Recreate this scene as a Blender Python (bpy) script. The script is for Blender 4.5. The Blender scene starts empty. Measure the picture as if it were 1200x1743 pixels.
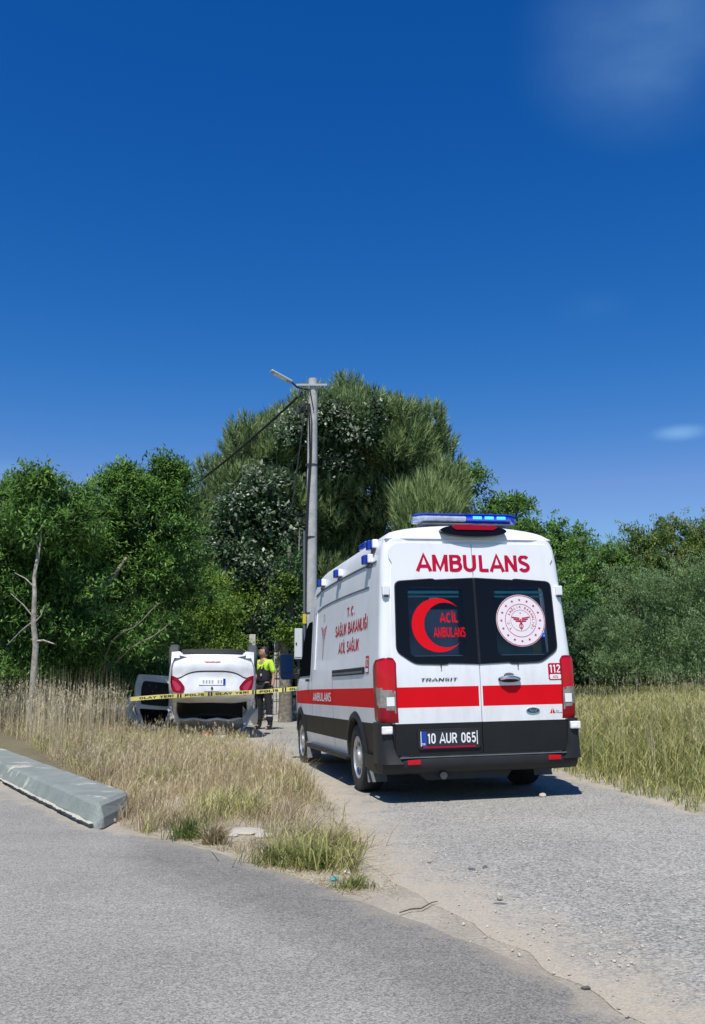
import bpy, bmesh, math, random
import numpy as np
from mathutils import Vector, Matrix, Euler
from mathutils.geometry import tessellate_polygon, delaunay_2d_cdt
PI = math.pi
R = random.Random(7)
NR = np.random.RandomState(11)
scene = bpy.context.scene
C = scene.collection

# ---------------------------------------------------------------- camera, sky, sun, exposure
EYE, PITCH, FOC = 1.155, 0.176, 1600.0          # eye height (m), upward tilt (rad), focal length in photo pixels
cam_d = bpy.data.cameras.new('camera')
cam = bpy.data.objects.new('camera', cam_d); C.objects.link(cam)
cam.location = (0, 0, EYE); cam.rotation_euler = (PI/2 + PITCH, 0, 0)
cam_d.sensor_fit = 'HORIZONTAL'; cam_d.sensor_width = 36.0; cam_d.lens = 36.0*FOC/1200.0
cam_d.clip_start = 0.05; cam_d.clip_end = 3000
scene.camera = cam
SUN = Vector((-0.11, -0.46, 0.88)).normalized()   # direction towards the sun
world = bpy.data.worlds.new('World'); scene.world = world; world.use_nodes = True
wn, wl = world.node_tree.nodes, world.node_tree.links
wn.clear()
wo = wn.new('ShaderNodeOutputWorld'); bg = wn.new('ShaderNodeBackground'); sky = wn.new('ShaderNodeTexSky')
sky.sky_type = 'NISHITA'; sky.sun_disc = False
sky.sun_elevation = math.asin(SUN.z); sky.sun_rotation = math.atan2(SUN.x, SUN.y)
sky.altitude = 200; sky.air_density = 1.0; sky.dust_density = 0.3; sky.ozone_density = 3.0
hs = wn.new('ShaderNodeHueSaturation'); hs.inputs['Saturation'].default_value = 1.22; hs.inputs['Value'].default_value = 1.0
bg.inputs['Strength'].default_value = 0.085
tc = wn.new('ShaderNodeTexCoord')
wl.new(sky.outputs[0], hs.inputs['Color'])
# deep polarised blue: the same curve for the whole sky, channel by channel
EXPO = 0.30
SK = 0.085*2**EXPO
spx = wn.new('ShaderNodeSeparateColor'); cbx = wn.new('ShaderNodeCombineColor'); wl.new(hs.outputs[0], spx.inputs[0])
for i,(g_,a_) in enumerate(((2.6,17.8),(1.30,1.275),(0.95,1.13))):
    m1 = wn.new('ShaderNodeMath'); m1.operation='MULTIPLY'; m1.inputs[1].default_value=SK; wl.new(spx.outputs[i], m1.inputs[0])
    m2 = wn.new('ShaderNodeMath'); m2.operation='POWER'; m2.inputs[1].default_value=g_; wl.new(m1.outputs[0], m2.inputs[0])
    m3 = wn.new('ShaderNodeMath'); m3.operation='MULTIPLY'; m3.inputs[1].default_value=a_/SK; wl.new(m2.outputs[0], m3.inputs[0])
    m4 = wn.new('ShaderNodeMath'); m4.operation='MINIMUM'; m4.inputs[1].default_value=1.1/SK; wl.new(m3.outputs[0], m4.inputs[0]); wl.new(m4.outputs[0], cbx.inputs[i])
mg = wn.new('ShaderNodeSeparateColor'); wl.new(cbx.outputs[0], mg.inputs[0]); mgm = wn.new('ShaderNodeMath'); mgm.operation='MULTIPLY'; mgm.inputs[1].default_value=0.50; wl.new(mg.outputs[1], mgm.inputs[0])
mgn = wn.new('ShaderNodeMath'); mgn.operation='MINIMUM'; wl.new(mg.outputs[0], mgn.inputs[0]); wl.new(mgm.outputs[0], mgn.inputs[1])
cb2 = wn.new('ShaderNodeCombineColor'); wl.new(mgn.outputs[0], cb2.inputs[0]); wl.new(mg.outputs[1], cb2.inputs[1]); wl.new(mg.outputs[2], cb2.inputs[2])
# a few separate thin clouds, each at its own place in the sky
cn = wn.new('ShaderNodeTexNoise'); cn.inputs['Scale'].default_value = 5.5; cn.inputs['Detail'].default_value = 6; cn.inputs['Roughness'].default_value = 0.5
mp = wn.new('ShaderNodeMapping'); mp.inputs['Scale'].default_value = (1, 1, 2.2); wl.new(tc.outputs['Generated'], mp.inputs[0]); wl.new(mp.outputs[0], cn.inputs['Vector'])
cf = wn.new('ShaderNodeMapRange'); cf.inputs[1].default_value = 0.28; cf.inputs[2].default_value = 0.75; wl.new(cn.outputs[0], cf.inputs[0])
prev = None
for (cx_,cy_,cz_),rad,(sx_,sy_,sz_),amt in (((.275,.768,.578),.14,(1,1,1.3),.26),((.329,.913,.243),.036,(1,1,3.4),.80),((-.346,.917,.197),.07,(1,1,3.0),.30),((.25,.93,.37),.06,(1,1,2.0),.12),((-.8,.3,.5),.25,(1,1,2.5),.25),((.7,-.4,.5),.3,(1,1,2.5),.25)):
    v1 = wn.new('ShaderNodeVectorMath'); v1.operation='SUBTRACT'; v1.inputs[1].default_value=(cx_,cy_,cz_); wl.new(tc.outputs['Generated'], v1.inputs[0])
    v2 = wn.new('ShaderNodeVectorMath'); v2.operation='MULTIPLY'; v2.inputs[1].default_value=(sx_,sy_,sz_); wl.new(v1.outputs[0], v2.inputs[0])
    v3 = wn.new('ShaderNodeVectorMath'); v3.operation='LENGTH'; wl.new(v2.outputs[0], v3.inputs[0])
    r1 = wn.new('ShaderNodeMapRange'); r1.interpolation_type='SMOOTHSTEP'; r1.inputs[1].default_value=0; r1.inputs[2].default_value=rad; r1.inputs[3].default_value=amt; r1.inputs[4].default_value=0; wl.new(v3.outputs['Value'], r1.inputs[0])
    if prev is None: prev = r1.outputs[0]
    else:
        ad = wn.new('ShaderNodeMath'); ad.operation='ADD'; wl.new(prev, ad.inputs[0]); wl.new(r1.outputs[0], ad.inputs[1]); prev = ad.outputs[0]
cr_ = wn.new('ShaderNodeMath'); cr_.operation='MULTIPLY'; wl.new(prev, cr_.inputs[0]); wl.new(cf.outputs[0], cr_.inputs[1])
cm = wn.new('ShaderNodeMix'); cm.data_type = 'RGBA'; cm.inputs[7].default_value = (0.36/SK, 0.66/SK, 1.0/SK, 1)
wl.new(cr_.outputs[0], cm.inputs[0]); wl.new(cb2.outputs[0], cm.inputs[6])
wl.new(cm.outputs[2], bg.inputs['Color']); wl.new(bg.outputs[0], wo.inputs[0])
sd = bpy.data.lights.new('sun', 'SUN'); sd.energy = 4.2; sd.angle = math.radians(0.53); sd.color = (1.0, 0.955, 0.88)
so = bpy.data.objects.new('sun', sd); C.objects.link(so); so.location = (-5, -10, 20)
so.rotation_euler = (-SUN).to_track_quat('-Z', 'Y').to_euler()
scene.view_settings.view_transform = 'Standard'; scene.view_settings.look = 'None'
scene.view_settings.exposure = EXPO; scene.view_settings.gamma = 1.0
scene.view_settings.use_curve_mapping = False

# ---------------------------------------------------------------- helpers
def ray(u, v):
    a = (u-600)/FOC; b = (871.5-v)/FOC; c, s = math.cos(PITCH), math.sin(PITCH)
    return Vector((a, c-b*s, s+b*c))
def gnd(u, v, z=0.0):                    # point of the photo on a level z
    r = ray(u, v); t = (z-EYE)/r.z; return Vector((r.x*t, r.y*t, z))
def at(u, v, Y):                         # point of the photo at distance Y
    r = ray(u, v); t = Y/r.y; return Vector((r.x*t, Y, EYE+r.z*t))
def tag(o, label=None, cat=None, group=None, kind=None):
    if label: o['label'] = label
    if cat: o['category'] = cat
    if group: o['group'] = group
    if kind: o['kind'] = kind
    return o
def empty(name, loc=(0,0,0), rz=0.0):
    o = bpy.data.objects.new(name, None); C.objects.link(o); o.location = loc; o.rotation_euler = (0,0,rz)
    o.empty_display_size = 0.2
    return o
def link(name, me, parent=None, mats=()):
    for m in mats: me.materials.append(m)
    o = bpy.data.objects.new(name, me); C.objects.link(o)
    if parent is not None: o.parent = parent
    return o
def smooth(me, on=True, angle=None):
    me.polygons.foreach_set('use_smooth', [on]*len(me.polygons))
    if angle: me.set_sharp_from_angle(angle=angle)
class MB:
    def __init__(s): s.v=[]; s.f=[]; s.m=[]
    def face(s, pts, m=0):
        n=len(s.v); s.v += [tuple(p) for p in pts]; s.f.append(tuple(range(n, n+len(pts)))); s.m.append(m)
    def box(s, c, d, rot=None, m=0, bev=0.0):
        n=len(s.v); hx,hy,hz=d[0]/2,d[1]/2,d[2]/2; c=Vector(c); rot = rot or Matrix.Identity(3)
        P=[(-hx,-hy,-hz),(hx,-hy,-hz),(hx,hy,-hz),(-hx,hy,-hz),(-hx,-hy,hz),(hx,-hy,hz),(hx,hy,hz),(-hx,hy,hz)]
        s.v += [tuple(c+rot@Vector(p)) for p in P]
        for f in [(0,3,2,1),(4,5,6,7),(0,1,5,4),(1,2,6,5),(2,3,7,6),(3,0,4,7)]:
            s.f.append(tuple(n+i for i in f)); s.m.append(m)
    def tube(s, pts, rads, seg=8, m=0, caps=True):
        pts=[Vector(p) for p in pts]
        if not hasattr(rads,'__len__'): rads=[rads]*len(pts)
        rings=[]; prev=None
        for i,p in enumerate(pts):
            d=(pts[min(i+1,len(pts)-1)]-pts[max(i-1,0)])
            d = d.normalized() if d.length>1e-9 else Vector((0,0,1))
            a = d.cross(Vector((0,0,1)))
            if a.length<1e-3: a=Vector((1,0,0))
            if prev is not None:
                a = prev - d*prev.dot(d)
                if a.length<1e-4: a=d.orthogonal()
            a.normalize(); prev=a; b=d.cross(a)
            n=len(s.v)
            for k in range(seg):
                t=2*PI*k/seg; s.v.append(tuple(p+(a*math.cos(t)+b*math.sin(t))*rads[i]))
            rings.append(n)
        for i in range(len(rings)-1):
            for k in range(seg):
                s.f.append((rings[i]+k, rings[i]+(k+1)%seg, rings[i+1]+(k+1)%seg, rings[i+1]+k)); s.m.append(m)
        if caps:
            s.f.append(tuple(rings[0]+k for k in range(seg))[::-1]); s.m.append(m)
            s.f.append(tuple(rings[-1]+k for k in range(seg))); s.m.append(m)
    def lathe(s, prof, seg=32, mat=None, m=0, ms=None):   # prof (radius, axial x); axis = local X through mat
        mat = mat or Matrix.Identity(4); n=len(s.v)
        for (r,x) in prof:
            for k in range(seg):
                t=2*PI*k/seg; s.v.append(tuple(mat@Vector((x, r*math.cos(t), r*math.sin(t)))))
        for i in range(len(prof)-1):
            for k in range(seg):
                s.f.append((n+i*seg+k, n+i*seg+(k+1)%seg, n+(i+1)*seg+(k+1)%seg, n+(i+1)*seg+k)); s.m.append(ms[i] if ms else m)
    def poly(s, loops, fn, m=0):            # filled 2-D polygon (outer + holes) mapped through fn
        n=len(s.v); flat=[p for l in loops for p in l]
        s.v += [tuple(fn(*p)) for p in flat]
        for t in tessellate_polygon([[Vector((p[0],p[1],0)) for p in l] for l in loops]):
            s.f.append(tuple(n+i for i in t)); s.m.append(m)
    def prism(s, loop, fa, fb, m=0):        # a closed outline between two placements
        n=len(s.v); k=len(loop)
        s.v += [tuple(fa(*p)) for p in loop]+[tuple(fb(*p)) for p in loop]
        for t in tessellate_polygon([[Vector((p[0],p[1],0)) for p in loop]]):
            s.f.append(tuple(n+i for i in t)); s.m.append(m); s.f.append(tuple(n+k+i for i in t[::-1])); s.m.append(m)
        for i in range(k):
            j=(i+1)%k; s.f.append((n+i,n+j,n+k+j,n+k+i)); s.m.append(m)
    def grid(s, P, m=0, mf=None, keep=None):
        n=len(s.v); a=len(P); b=len(P[0])
        for row in P: s.v += [tuple(p) for p in row]
        for i in range(a-1):
            for j in range(b-1):
                if keep and not keep(i,j): continue
                s.f.append((n+i*b+j, n+i*b+j+1, n+(i+1)*b+j+1, n+(i+1)*b+j)); s.m.append(mf(i,j) if mf else m)
    def build(s, name, mats, parent=None, sm=False, ang=None, recalc=True):
        me=bpy.data.meshes.new(name); me.from_pydata(s.v,[],s.f)
        if not isinstance(mats,(list,tuple)): mats=[mats]
        me.polygons.foreach_set('material_index', s.m)
        if recalc:
            bm=bmesh.new(); bm.from_mesh(me); bmesh.ops.remove_doubles(bm, verts=bm.verts, dist=1e-5)
            bmesh.ops.recalc_face_normals(bm, faces=bm.faces); bm.to_mesh(me); bm.free()
        if sm: smooth(me, True, ang or math.radians(35))
        me.update()
        return link(name, me, parent, mats)
def bevel(o, w, seg=2):
    b=o.modifiers.new('bevel','BEVEL'); b.width=w; b.segments=seg; b.limit_method='ANGLE'; b.angle_limit=math.radians(35)
    return o

# ---------------------------------------------------------------- materials
def nmat(name):
    m=bpy.data.materials.new(name); m.use_nodes=True; return m, m.node_tree.nodes, m.node_tree.links, m.node_tree.nodes['Principled BSDF']
def rampn(n, stops):
    r=n.new('ShaderNodeValToRGB'); e=r.color_ramp.elements
    while len(e)>2: e.remove(e[-1])
    for i,(p,c) in enumerate(stops):
        el = e[i] if i<2 else e.new(p)
        el.position=p; el.color=(c[0],c[1],c[2],1)
    return r
def mat(name, col, rough=0.5, metal=0.0, var=0.0, scale=8.0, bump=0.0, bscale=60.0, coat=0.0, spec=None, emit=None, es=1.0):
    m,n,l,p=nmat(name); p.inputs['Base Color'].default_value=(*col,1); p.inputs['Roughness'].default_value=rough; p.inputs['Metallic'].default_value=metal
    if coat: p.inputs['Coat Weight'].default_value=coat; p.inputs['Coat Roughness'].default_value=0.06
    if spec is not None: p.inputs['Specular IOR Level'].default_value=spec
    t=n.new('ShaderNodeTexCoord'); nz=n.new('ShaderNodeTexNoise'); nz.inputs['Scale'].default_value=scale; nz.inputs['Detail'].default_value=6
    l.new(t.outputs['Object'], nz.inputs['Vector'])
    if var:
        r=rampn(n,[(0.3,[c*(1-var) for c in col]),(0.7,[min(1,c*(1+var)) for c in col])]); l.new(nz.outputs[0], r.inputs[0]); l.new(r.outputs[0], p.inputs['Base Color'])
    mr=n.new('ShaderNodeMapRange'); mr.inputs[3].default_value=max(0.02,rough-0.06); mr.inputs[4].default_value=min(1,rough+0.08); l.new(nz.outputs[0], mr.inputs[0]); l.new(mr.outputs[0], p.inputs['Roughness'])
    if bump:
        b=n.new('ShaderNodeBump'); b.inputs['Strength'].default_value=bump; b.inputs['Distance'].default_value=0.01
        n2=n.new('ShaderNodeTexNoise'); n2.inputs['Scale'].default_value=bscale; n2.inputs['Detail'].default_value=4
        l.new(t.outputs['Object'], n2.inputs['Vector']); l.new(n2.outputs[0], b.inputs['Height']); l.new(b.outputs[0], p.inputs['Normal'])
    if emit: p.inputs['Emission Color'].default_value=(*emit,1); p.inputs['Emission Strength'].default_value=es
    return m
def leafmat(name, cols, trans=0.3, rough=0.55, back=None):
    m,n,l,p=nmat(name); a=n.new('ShaderNodeAttribute'); a.attribute_name='tone'
    r=rampn(n,[(i/(len(cols)-1),c) for i,c in enumerate(cols)]); l.new(a.outputs['Fac'], r.inputs[0])
    p.inputs['Roughness'].default_value=rough; p.inputs['Specular IOR Level'].default_value=0.35
    l.new(r.outputs[0], p.inputs['Base Color'])
    t=n.new('ShaderNodeBsdfTranslucent'); mx=n.new('ShaderNodeMixShader'); mx.inputs[0].default_value=trans
    hsv=n.new('ShaderNodeHueSaturation'); hsv.inputs['Value'].default_value=1.3; hsv.inputs['Hue'].default_value=0.485; l.new(r.outputs[0], hsv.inputs['Color']); l.new(hsv.outputs[0], t.inputs[0])
    l.new(p.outputs[0], mx.inputs[1]); l.new(t.outputs[0], mx.inputs[2]); l.new(mx.outputs[0], n['Material Output'].inputs[0])
    return m
def asphalt(name, dark, light, sandc, fine=140.0, patch=0.35, agg=0.5):
    m,n,l,p=nmat(name); g=n.new('ShaderNodeNewGeometry')
    def noise(sc, det=4, ro=0.55):
        z=n.new('ShaderNodeTexNoise'); z.inputs['Scale'].default_value=sc; z.inputs['Detail'].default_value=det; z.inputs['Roughness'].default_value=ro; l.new(g.outputs['Position'], z.inputs['Vector']); return z
    f=noise(fine,3,0.7); vor=n.new('ShaderNodeTexVoronoi'); vor.inputs['Scale'].default_value=fine*0.5; l.new(g.outputs['Position'], vor.inputs['Vector'])
    r=rampn(n,[(0.28,dark),(0.72,light)]); l.new(f.outputs[0], r.inputs[0])
    # aggregate stones: each cell of the voronoi its own grey
    sep=n.new('ShaderNodeSeparateColor'); l.new(vor.outputs['Color'], sep.inputs[0])
    mr=n.new('ShaderNodeMapRange'); mr.inputs[3].default_value=1-agg; mr.inputs[4].default_value=1+agg; l.new(sep.outputs[0], mr.inputs[0])
    mu=n.new('ShaderNodeMix'); mu.data_type='RGBA'; mu.blend_type='MULTIPLY'; mu.inputs[0].default_value=1; l.new(r.outputs[0], mu.inputs[6]); l.new(mr.outputs[0], mu.inputs[7])
    big=noise(0.55,5,0.6); mr2=n.new('ShaderNodeMapRange'); mr2.inputs[1].default_value=0.3; mr2.inputs[2].default_value=0.7; mr2.inputs[3].default_value=1-patch; mr2.inputs[4].default_value=1+patch*0.6; l.new(big.outputs[0], mr2.inputs[0])
    mu2=n.new('ShaderNodeMix'); mu2.data_type='RGBA'; mu2.blend_type='MULTIPLY'; mu2.inputs[0].default_value=1; l.new(mu.outputs[2], mu2.inputs[6]); l.new(mr2.outputs[0], mu2.inputs[7])
    # dust and sand blown in from the edge: attribute 'dust' says how far from the verge
    a=n.new('ShaderNodeAttribute'); a.attribute_name='dust'; nz=noise(3.5,7,0.7); ad=n.new('ShaderNodeMath'); ad.operation='ADD'; l.new(a.outputs['Fac'], ad.inputs[0]); l.new(nz.outputs[0], ad.inputs[1])
    mr3=n.new('ShaderNodeMapRange'); mr3.inputs[1].default_value=0.78; mr3.inputs[2].default_value=1.12; mr3.clamp=True; l.new(ad.outputs[0], mr3.inputs[0])
    sn=noise(90,4,0.7); sr=rampn(n,[(0.3,[c*0.72 for c in sandc]),(0.7,[c*1.2 for c in sandc])]); l.new(sn.outputs[0], sr.inputs[0])
    mx=n.new('ShaderNodeMix'); mx.data_type='RGBA'; l.new(mr3.outputs[0], mx.inputs[0]); l.new(mu2.outputs[2], mx.inputs[6]); l.new(sr.outputs[0], mx.inputs[7])
    # scattered dark specks and tar spots
    v2=n.new('ShaderNodeTexVoronoi'); v2.inputs['Scale'].default_value=7; l.new(g.outputs['Position'], v2.inputs['Vector'])
    mr4=n.new('ShaderNodeMapRange'); mr4.inputs[1].default_value=0.02; mr4.inputs[2].default_value=0.07; mr4.inputs[3].default_value=0.45; mr4.inputs[4].default_value=1; l.new(v2.outputs['Distance'], mr4.inputs[0])
    mu3=n.new('ShaderNodeMix'); mu3.data_type='RGBA'; mu3.blend_type='MULTIPLY'; mu3.inputs[0].default_value=1; l.new(mx.outputs[2], mu3.inputs[6]); l.new(mr4.outputs[0], mu3.inputs[7])
    # hairline cracks, broken up by noise, and faint lengthwise wheel polish
    wv=n.new('ShaderNodeVectorMath'); wv.operation='ADD'; wz=noise(1.3,4,0.6); wl_=n.new('ShaderNodeVectorMath'); wl_.operation='SCALE'; wl_.inputs[3].default_value=0.5; l.new(wz.outputs['Color'], wl_.inputs[0]); l.new(g.outputs['Position'], wv.inputs[0]); l.new(wl_.outputs[0], wv.inputs[1])
    ck=n.new('ShaderNodeTexVoronoi'); ck.feature='DISTANCE_TO_EDGE'; ck.inputs['Scale'].default_value=0.55; l.new(wv.outputs[0], ck.inputs['Vector'])
    cr=n.new('ShaderNodeMapRange'); cr.inputs[1].default_value=0.002; cr.inputs[2].default_value=0.007; cr.inputs[3].default_value=1; cr.inputs[4].default_value=0; l.new(ck.outputs['Distance'], cr.inputs[0])
    cmk=noise(0.9,3,0.5); cmr=n.new('ShaderNodeMapRange'); cmr.inputs[1].default_value=0.48; cmr.inputs[2].default_value=0.60; cmr.inputs[3].default_value=0; cmr.inputs[4].default_value=0.28; l.new(cmk.outputs[0], cmr.inputs[0])
    cmu=n.new('ShaderNodeMath'); cmu.operation='MULTIPLY'; l.new(cr.outputs[0], cmu.inputs[0]); l.new(cmr.outputs[0], cmu.inputs[1])
    ckx=n.new('ShaderNodeMix'); ckx.data_type='RGBA'; l.new(cmu.outputs[0], ckx.inputs[0]); l.new(mu3.outputs[2], ckx.inputs[6]); ckx.inputs[7].default_value=(0.06,0.058,0.055,1)
    st=noise(2.3,6,0.7); stm=n.new('ShaderNodeMapRange'); stm.inputs[1].default_value=0.58; stm.inputs[2].default_value=0.72; stm.inputs[3].default_value=1; stm.inputs[4].default_value=0.84; l.new(st.outputs[0], stm.inputs[0])
    mu5=n.new('ShaderNodeMix'); mu5.data_type='RGBA'; mu5.blend_type='MULTIPLY'; mu5.inputs[0].default_value=1; l.new(ckx.outputs[2], mu5.inputs[6]); l.new(stm.outputs[0], mu5.inputs[7])
    ab=n.new('ShaderNodeAttribute'); ab.attribute_name='band'; abn=noise(3.0,6,0.7); abm=n.new('ShaderNodeMath'); abm.operation='MULTIPLY_ADD'; abm.inputs[2].default_value=0; l.new(ab.outputs['Fac'],abm.inputs[0]); l.new(abn.outputs[0],abm.inputs[1])
    abr=n.new('ShaderNodeMapRange'); abr.inputs[1].default_value=0.12; abr.inputs[2].default_value=0.42; abr.inputs[3].default_value=1; abr.inputs[4].default_value=0.74; l.new(abm.outputs[0],abr.inputs[0])
    mu6=n.new('ShaderNodeMix'); mu6.data_type='RGBA'; mu6.blend_type='MULTIPLY'; mu6.inputs[0].default_value=1; l.new(mu5.outputs[2], mu6.inputs[6]); l.new(abr.outputs[0], mu6.inputs[7])
    l.new(mu6.outputs[2], p.inputs['Base Color']); p.inputs['Roughness'].default_value=0.85; p.inputs['Specular IOR Level'].default_value=0.3
    b=n.new('ShaderNodeBump'); b.inputs['Strength'].default_value=0.55; b.inputs['Distance'].default_value=0.006; l.new(vor.outputs['Distance'], b.inputs['Height']); l.new(b.outputs[0], p.inputs['Normal'])
    return m
SAND=(0.42,0.37,0.29)
M_front = asphalt('front_asphalt', (0.240,0.230,0.205), (0.340,0.328,0.295), SAND, 300, 0.17, 0.46)
M_back  = asphalt('chip_seal', (0.245,0.236,0.208), (0.375,0.364,0.325), SAND, 170, 0.18, 0.48)
def soilmat():
    m,n,l,p=nmat('dry_soil'); g=n.new('ShaderNodeNewGeometry')
    def noise(sc,det=6,ro=0.6):
        z=n.new('ShaderNodeTexNoise'); z.inputs['Scale'].default_value=sc; z.inputs['Detail'].default_value=det; z.inputs['Roughness'].default_value=ro; l.new(g.outputs['Position'], z.inputs['Vector']); return z
    a=noise(40,6,0.7); r1=rampn(n,[(0.3,(0.34,0.295,0.225)),(0.55,(0.47,0.42,0.33)),(0.75,(0.60,0.56,0.47))]); l.new(a.outputs[0], r1.inputs[0])
    b=noise(1.6,6,0.65); r2=rampn(n,[(0.42,(0,0,0)),(0.62,(1,1,1))]); l.new(b.outputs[0], r2.inputs[0])
    at_=n.new('ShaderNodeAttribute'); at_.attribute_name='green'
    gr=rampn(n,[(0.3,(0.10,0.085,0.045)),(0.7,(0.20,0.17,0.08))]); l.new(a.outputs[0], gr.inputs[0])
    ml=n.new('ShaderNodeMath'); ml.operation='MULTIPLY'; ml.inputs[1].default_value=1.0; l.new(at_.outputs['Fac'], ml.inputs[0])
    mx=n.new('ShaderNodeMix'); mx.data_type='RGBA'; l.new(ml.outputs[0], mx.inputs[0]); l.new(r1.outputs[0], mx.inputs[6]); l.new(gr.outputs[0], mx.inputs[7])
    mu=n.new('ShaderNodeMix'); mu.data_type='RGBA'; mu.blend_type='MULTIPLY'; mu.inputs[0].default_value=0.18; l.new(mx.outputs[2], mu.inputs[6]); l.new(r2.outputs[0], mu.inputs[7])
    l.new(mu.outputs[2], p.inputs['Base Color']); p.inputs['Roughness'].default_value=0.95
    bp=n.new('ShaderNodeBump'); bp.inputs['Strength'].default_value=0.9; bp.inputs['Distance'].default_value=0.02; l.new(a.outputs[0], bp.inputs['Height']); l.new(bp.outputs[0], p.inputs['Normal'])
    return m
M_soil = soilmat()
M_white = mat('white_paint',(0.79,0.80,0.82),0.32,coat=0.12,var=0.015,scale=1.5)
def dusty(m):
    n,l=m.node_tree.nodes,m.node_tree.links; p=n['Principled BSDF']; t=n.new('ShaderNodeTexCoord'); sp=n.new('ShaderNodeSeparateXYZ'); l.new(t.outputs['Object'],sp.inputs[0])
    z=n.new('ShaderNodeMapRange'); z.inputs[1].default_value=1.5; z.inputs[2].default_value=0.3; z.inputs[3].default_value=0; z.inputs[4].default_value=.26; l.new(sp.outputs[2],z.inputs[0])
    q=n.new('ShaderNodeTexNoise'); q.inputs['Scale'].default_value=3.0; q.inputs['Detail'].default_value=8; q.inputs['Roughness'].default_value=.65; mp_=n.new('ShaderNodeMapping'); mp_.inputs['Scale'].default_value=(2,1,.5); l.new(t.outputs['Object'],mp_.inputs[0]); l.new(mp_.outputs[0],q.inputs['Vector'])
    a=n.new('ShaderNodeMath'); a.operation='ADD'; l.new(z.outputs[0],a.inputs[0]); l.new(q.outputs[0],a.inputs[1]); r=n.new('ShaderNodeMapRange'); r.inputs[1].default_value=.52; r.inputs[2].default_value=.95; r.inputs[3].default_value=0; r.inputs[4].default_value=.34; l.new(a.outputs[0],r.inputs[0])
    old=p.inputs['Base Color'].links[0].from_socket if p.inputs['Base Color'].links else None; x=n.new('ShaderNodeMix'); x.data_type='RGBA'; l.new(r.outputs[0],x.inputs[0]); x.inputs[7].default_value=(.36,.32,.26,1)
    if old: l.new(old,x.inputs[6])
    else: x.inputs[6].default_value=p.inputs['Base Color'].default_value
    l.new(x.outputs[2],p.inputs['Base Color']); return m
dusty(M_white)
M_red = mat('red_film',(0.66,0.003,0.010),0.5,spec=0.15,var=0.04,scale=3)
M_redtxt = mat('crimson_film',(0.46,0.004,0.040),0.5,spec=0.15,var=0.04,scale=3)
M_black = mat('black_film',(0.013,0.013,0.014),0.5,spec=0.3,var=0.15,scale=3)
M_plastic = mat('black_plastic',(0.018,0.018,0.020),0.5,spec=0.35,var=0.2,scale=6,bump=0.15,bscale=300)
M_grey_pl = mat('grey_plastic',(0.13,0.14,0.15),0.6,var=0.2,scale=6)
M_seam = mat('seam_gap',(0.02,0.02,0.022),0.8)
M_rubber = mat('tyre_rubber',(0.022,0.021,0.020),0.8,var=0.3,scale=10,bump=0.3,bscale=80)
M_steel = mat('silver_wheel',(0.48,0.49,0.50),0.35,0.6,var=0.1,scale=12)
M_chrome = mat('chrome',(0.75,0.76,0.78),0.15,1.0)
M_darkmetal = mat('dark_metal',(0.06,0.06,0.065),0.6,0.3,var=0.3,scale=10)
M_lensr = mat('red_lens',(0.52,0.003,0.012),0.15,coat=0.35,spec=0.25,bump=0.25,bscale=90)
M_lensrd = mat('deep_red_lens',(0.24,0.002,0.010),0.18,coat=0.3,spec=0.25,bump=0.2,bscale=90)
M_lensc = mat('clear_lens',(0.24,0.22,0.21),0.15,coat=0.5,spec=0.5,var=0.35,scale=22)
M_blue = mat('blue_lens',(0.006,0.035,0.36),0.2,coat=0.2,var=0.2,scale=40)
M_bluelit = mat('lit_blue_led',(0.05,0.25,0.9),0.3,emit=(0.03,0.24,1.0),es=2.6)
M_bluedome = mat('blue_dome',(0.012,0.05,0.42),0.08,coat=1.0,emit=(0.01,0.04,0.8),es=0.10)
M_cleardome = mat('clear_dome',(0.36,0.42,0.56),0.08,coat=1.0,var=0.3,scale=18)
M_white_txt = mat('white_film',(0.82,0.82,0.82),0.4)
M_teal = mat('teal_rail',(0.10,0.55,0.58),0.35)
M_interior = mat('interior_grey',(0.22,0.25,0.29),0.6,var=0.15,scale=4)
M_olive = mat('olive_seat',(0.30,0.29,0.10),0.7,var=0.2,scale=6)
M_frit = mat('black_glass',(0.004,0.004,0.005),0.10,spec=0.28)
def glassmat(name,tint,gl=0.10):
    m,n,l,p=nmat(name); t=n.new('ShaderNodeBsdfTransparent'); t.inputs[0].default_value=(*tint,1); g=n.new('ShaderNodeBsdfGlossy'); g.inputs['Roughness'].default_value=0.03
    fr=n.new('ShaderNodeFresnel'); fr.inputs[0].default_value=1.5; ad=n.new('ShaderNodeMath'); ad.operation='ADD'; ad.inputs[1].default_value=gl; l.new(fr.outputs[0], ad.inputs[0])
    mx=n.new('ShaderNodeMixShader'); l.new(ad.outputs[0], mx.inputs[0]); l.new(t.outputs[0], mx.inputs[1]); l.new(g.outputs[0], mx.inputs[2]); l.new(mx.outputs[0], n['Material Output'].inputs[0])
    return m
M_glass = glassmat('tinted_glass',(0.82,0.86,0.90),0.0)
M_cglass = mat('cab_glass',(0.006,0.008,0.010),0.25,spec=0.0)
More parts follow.
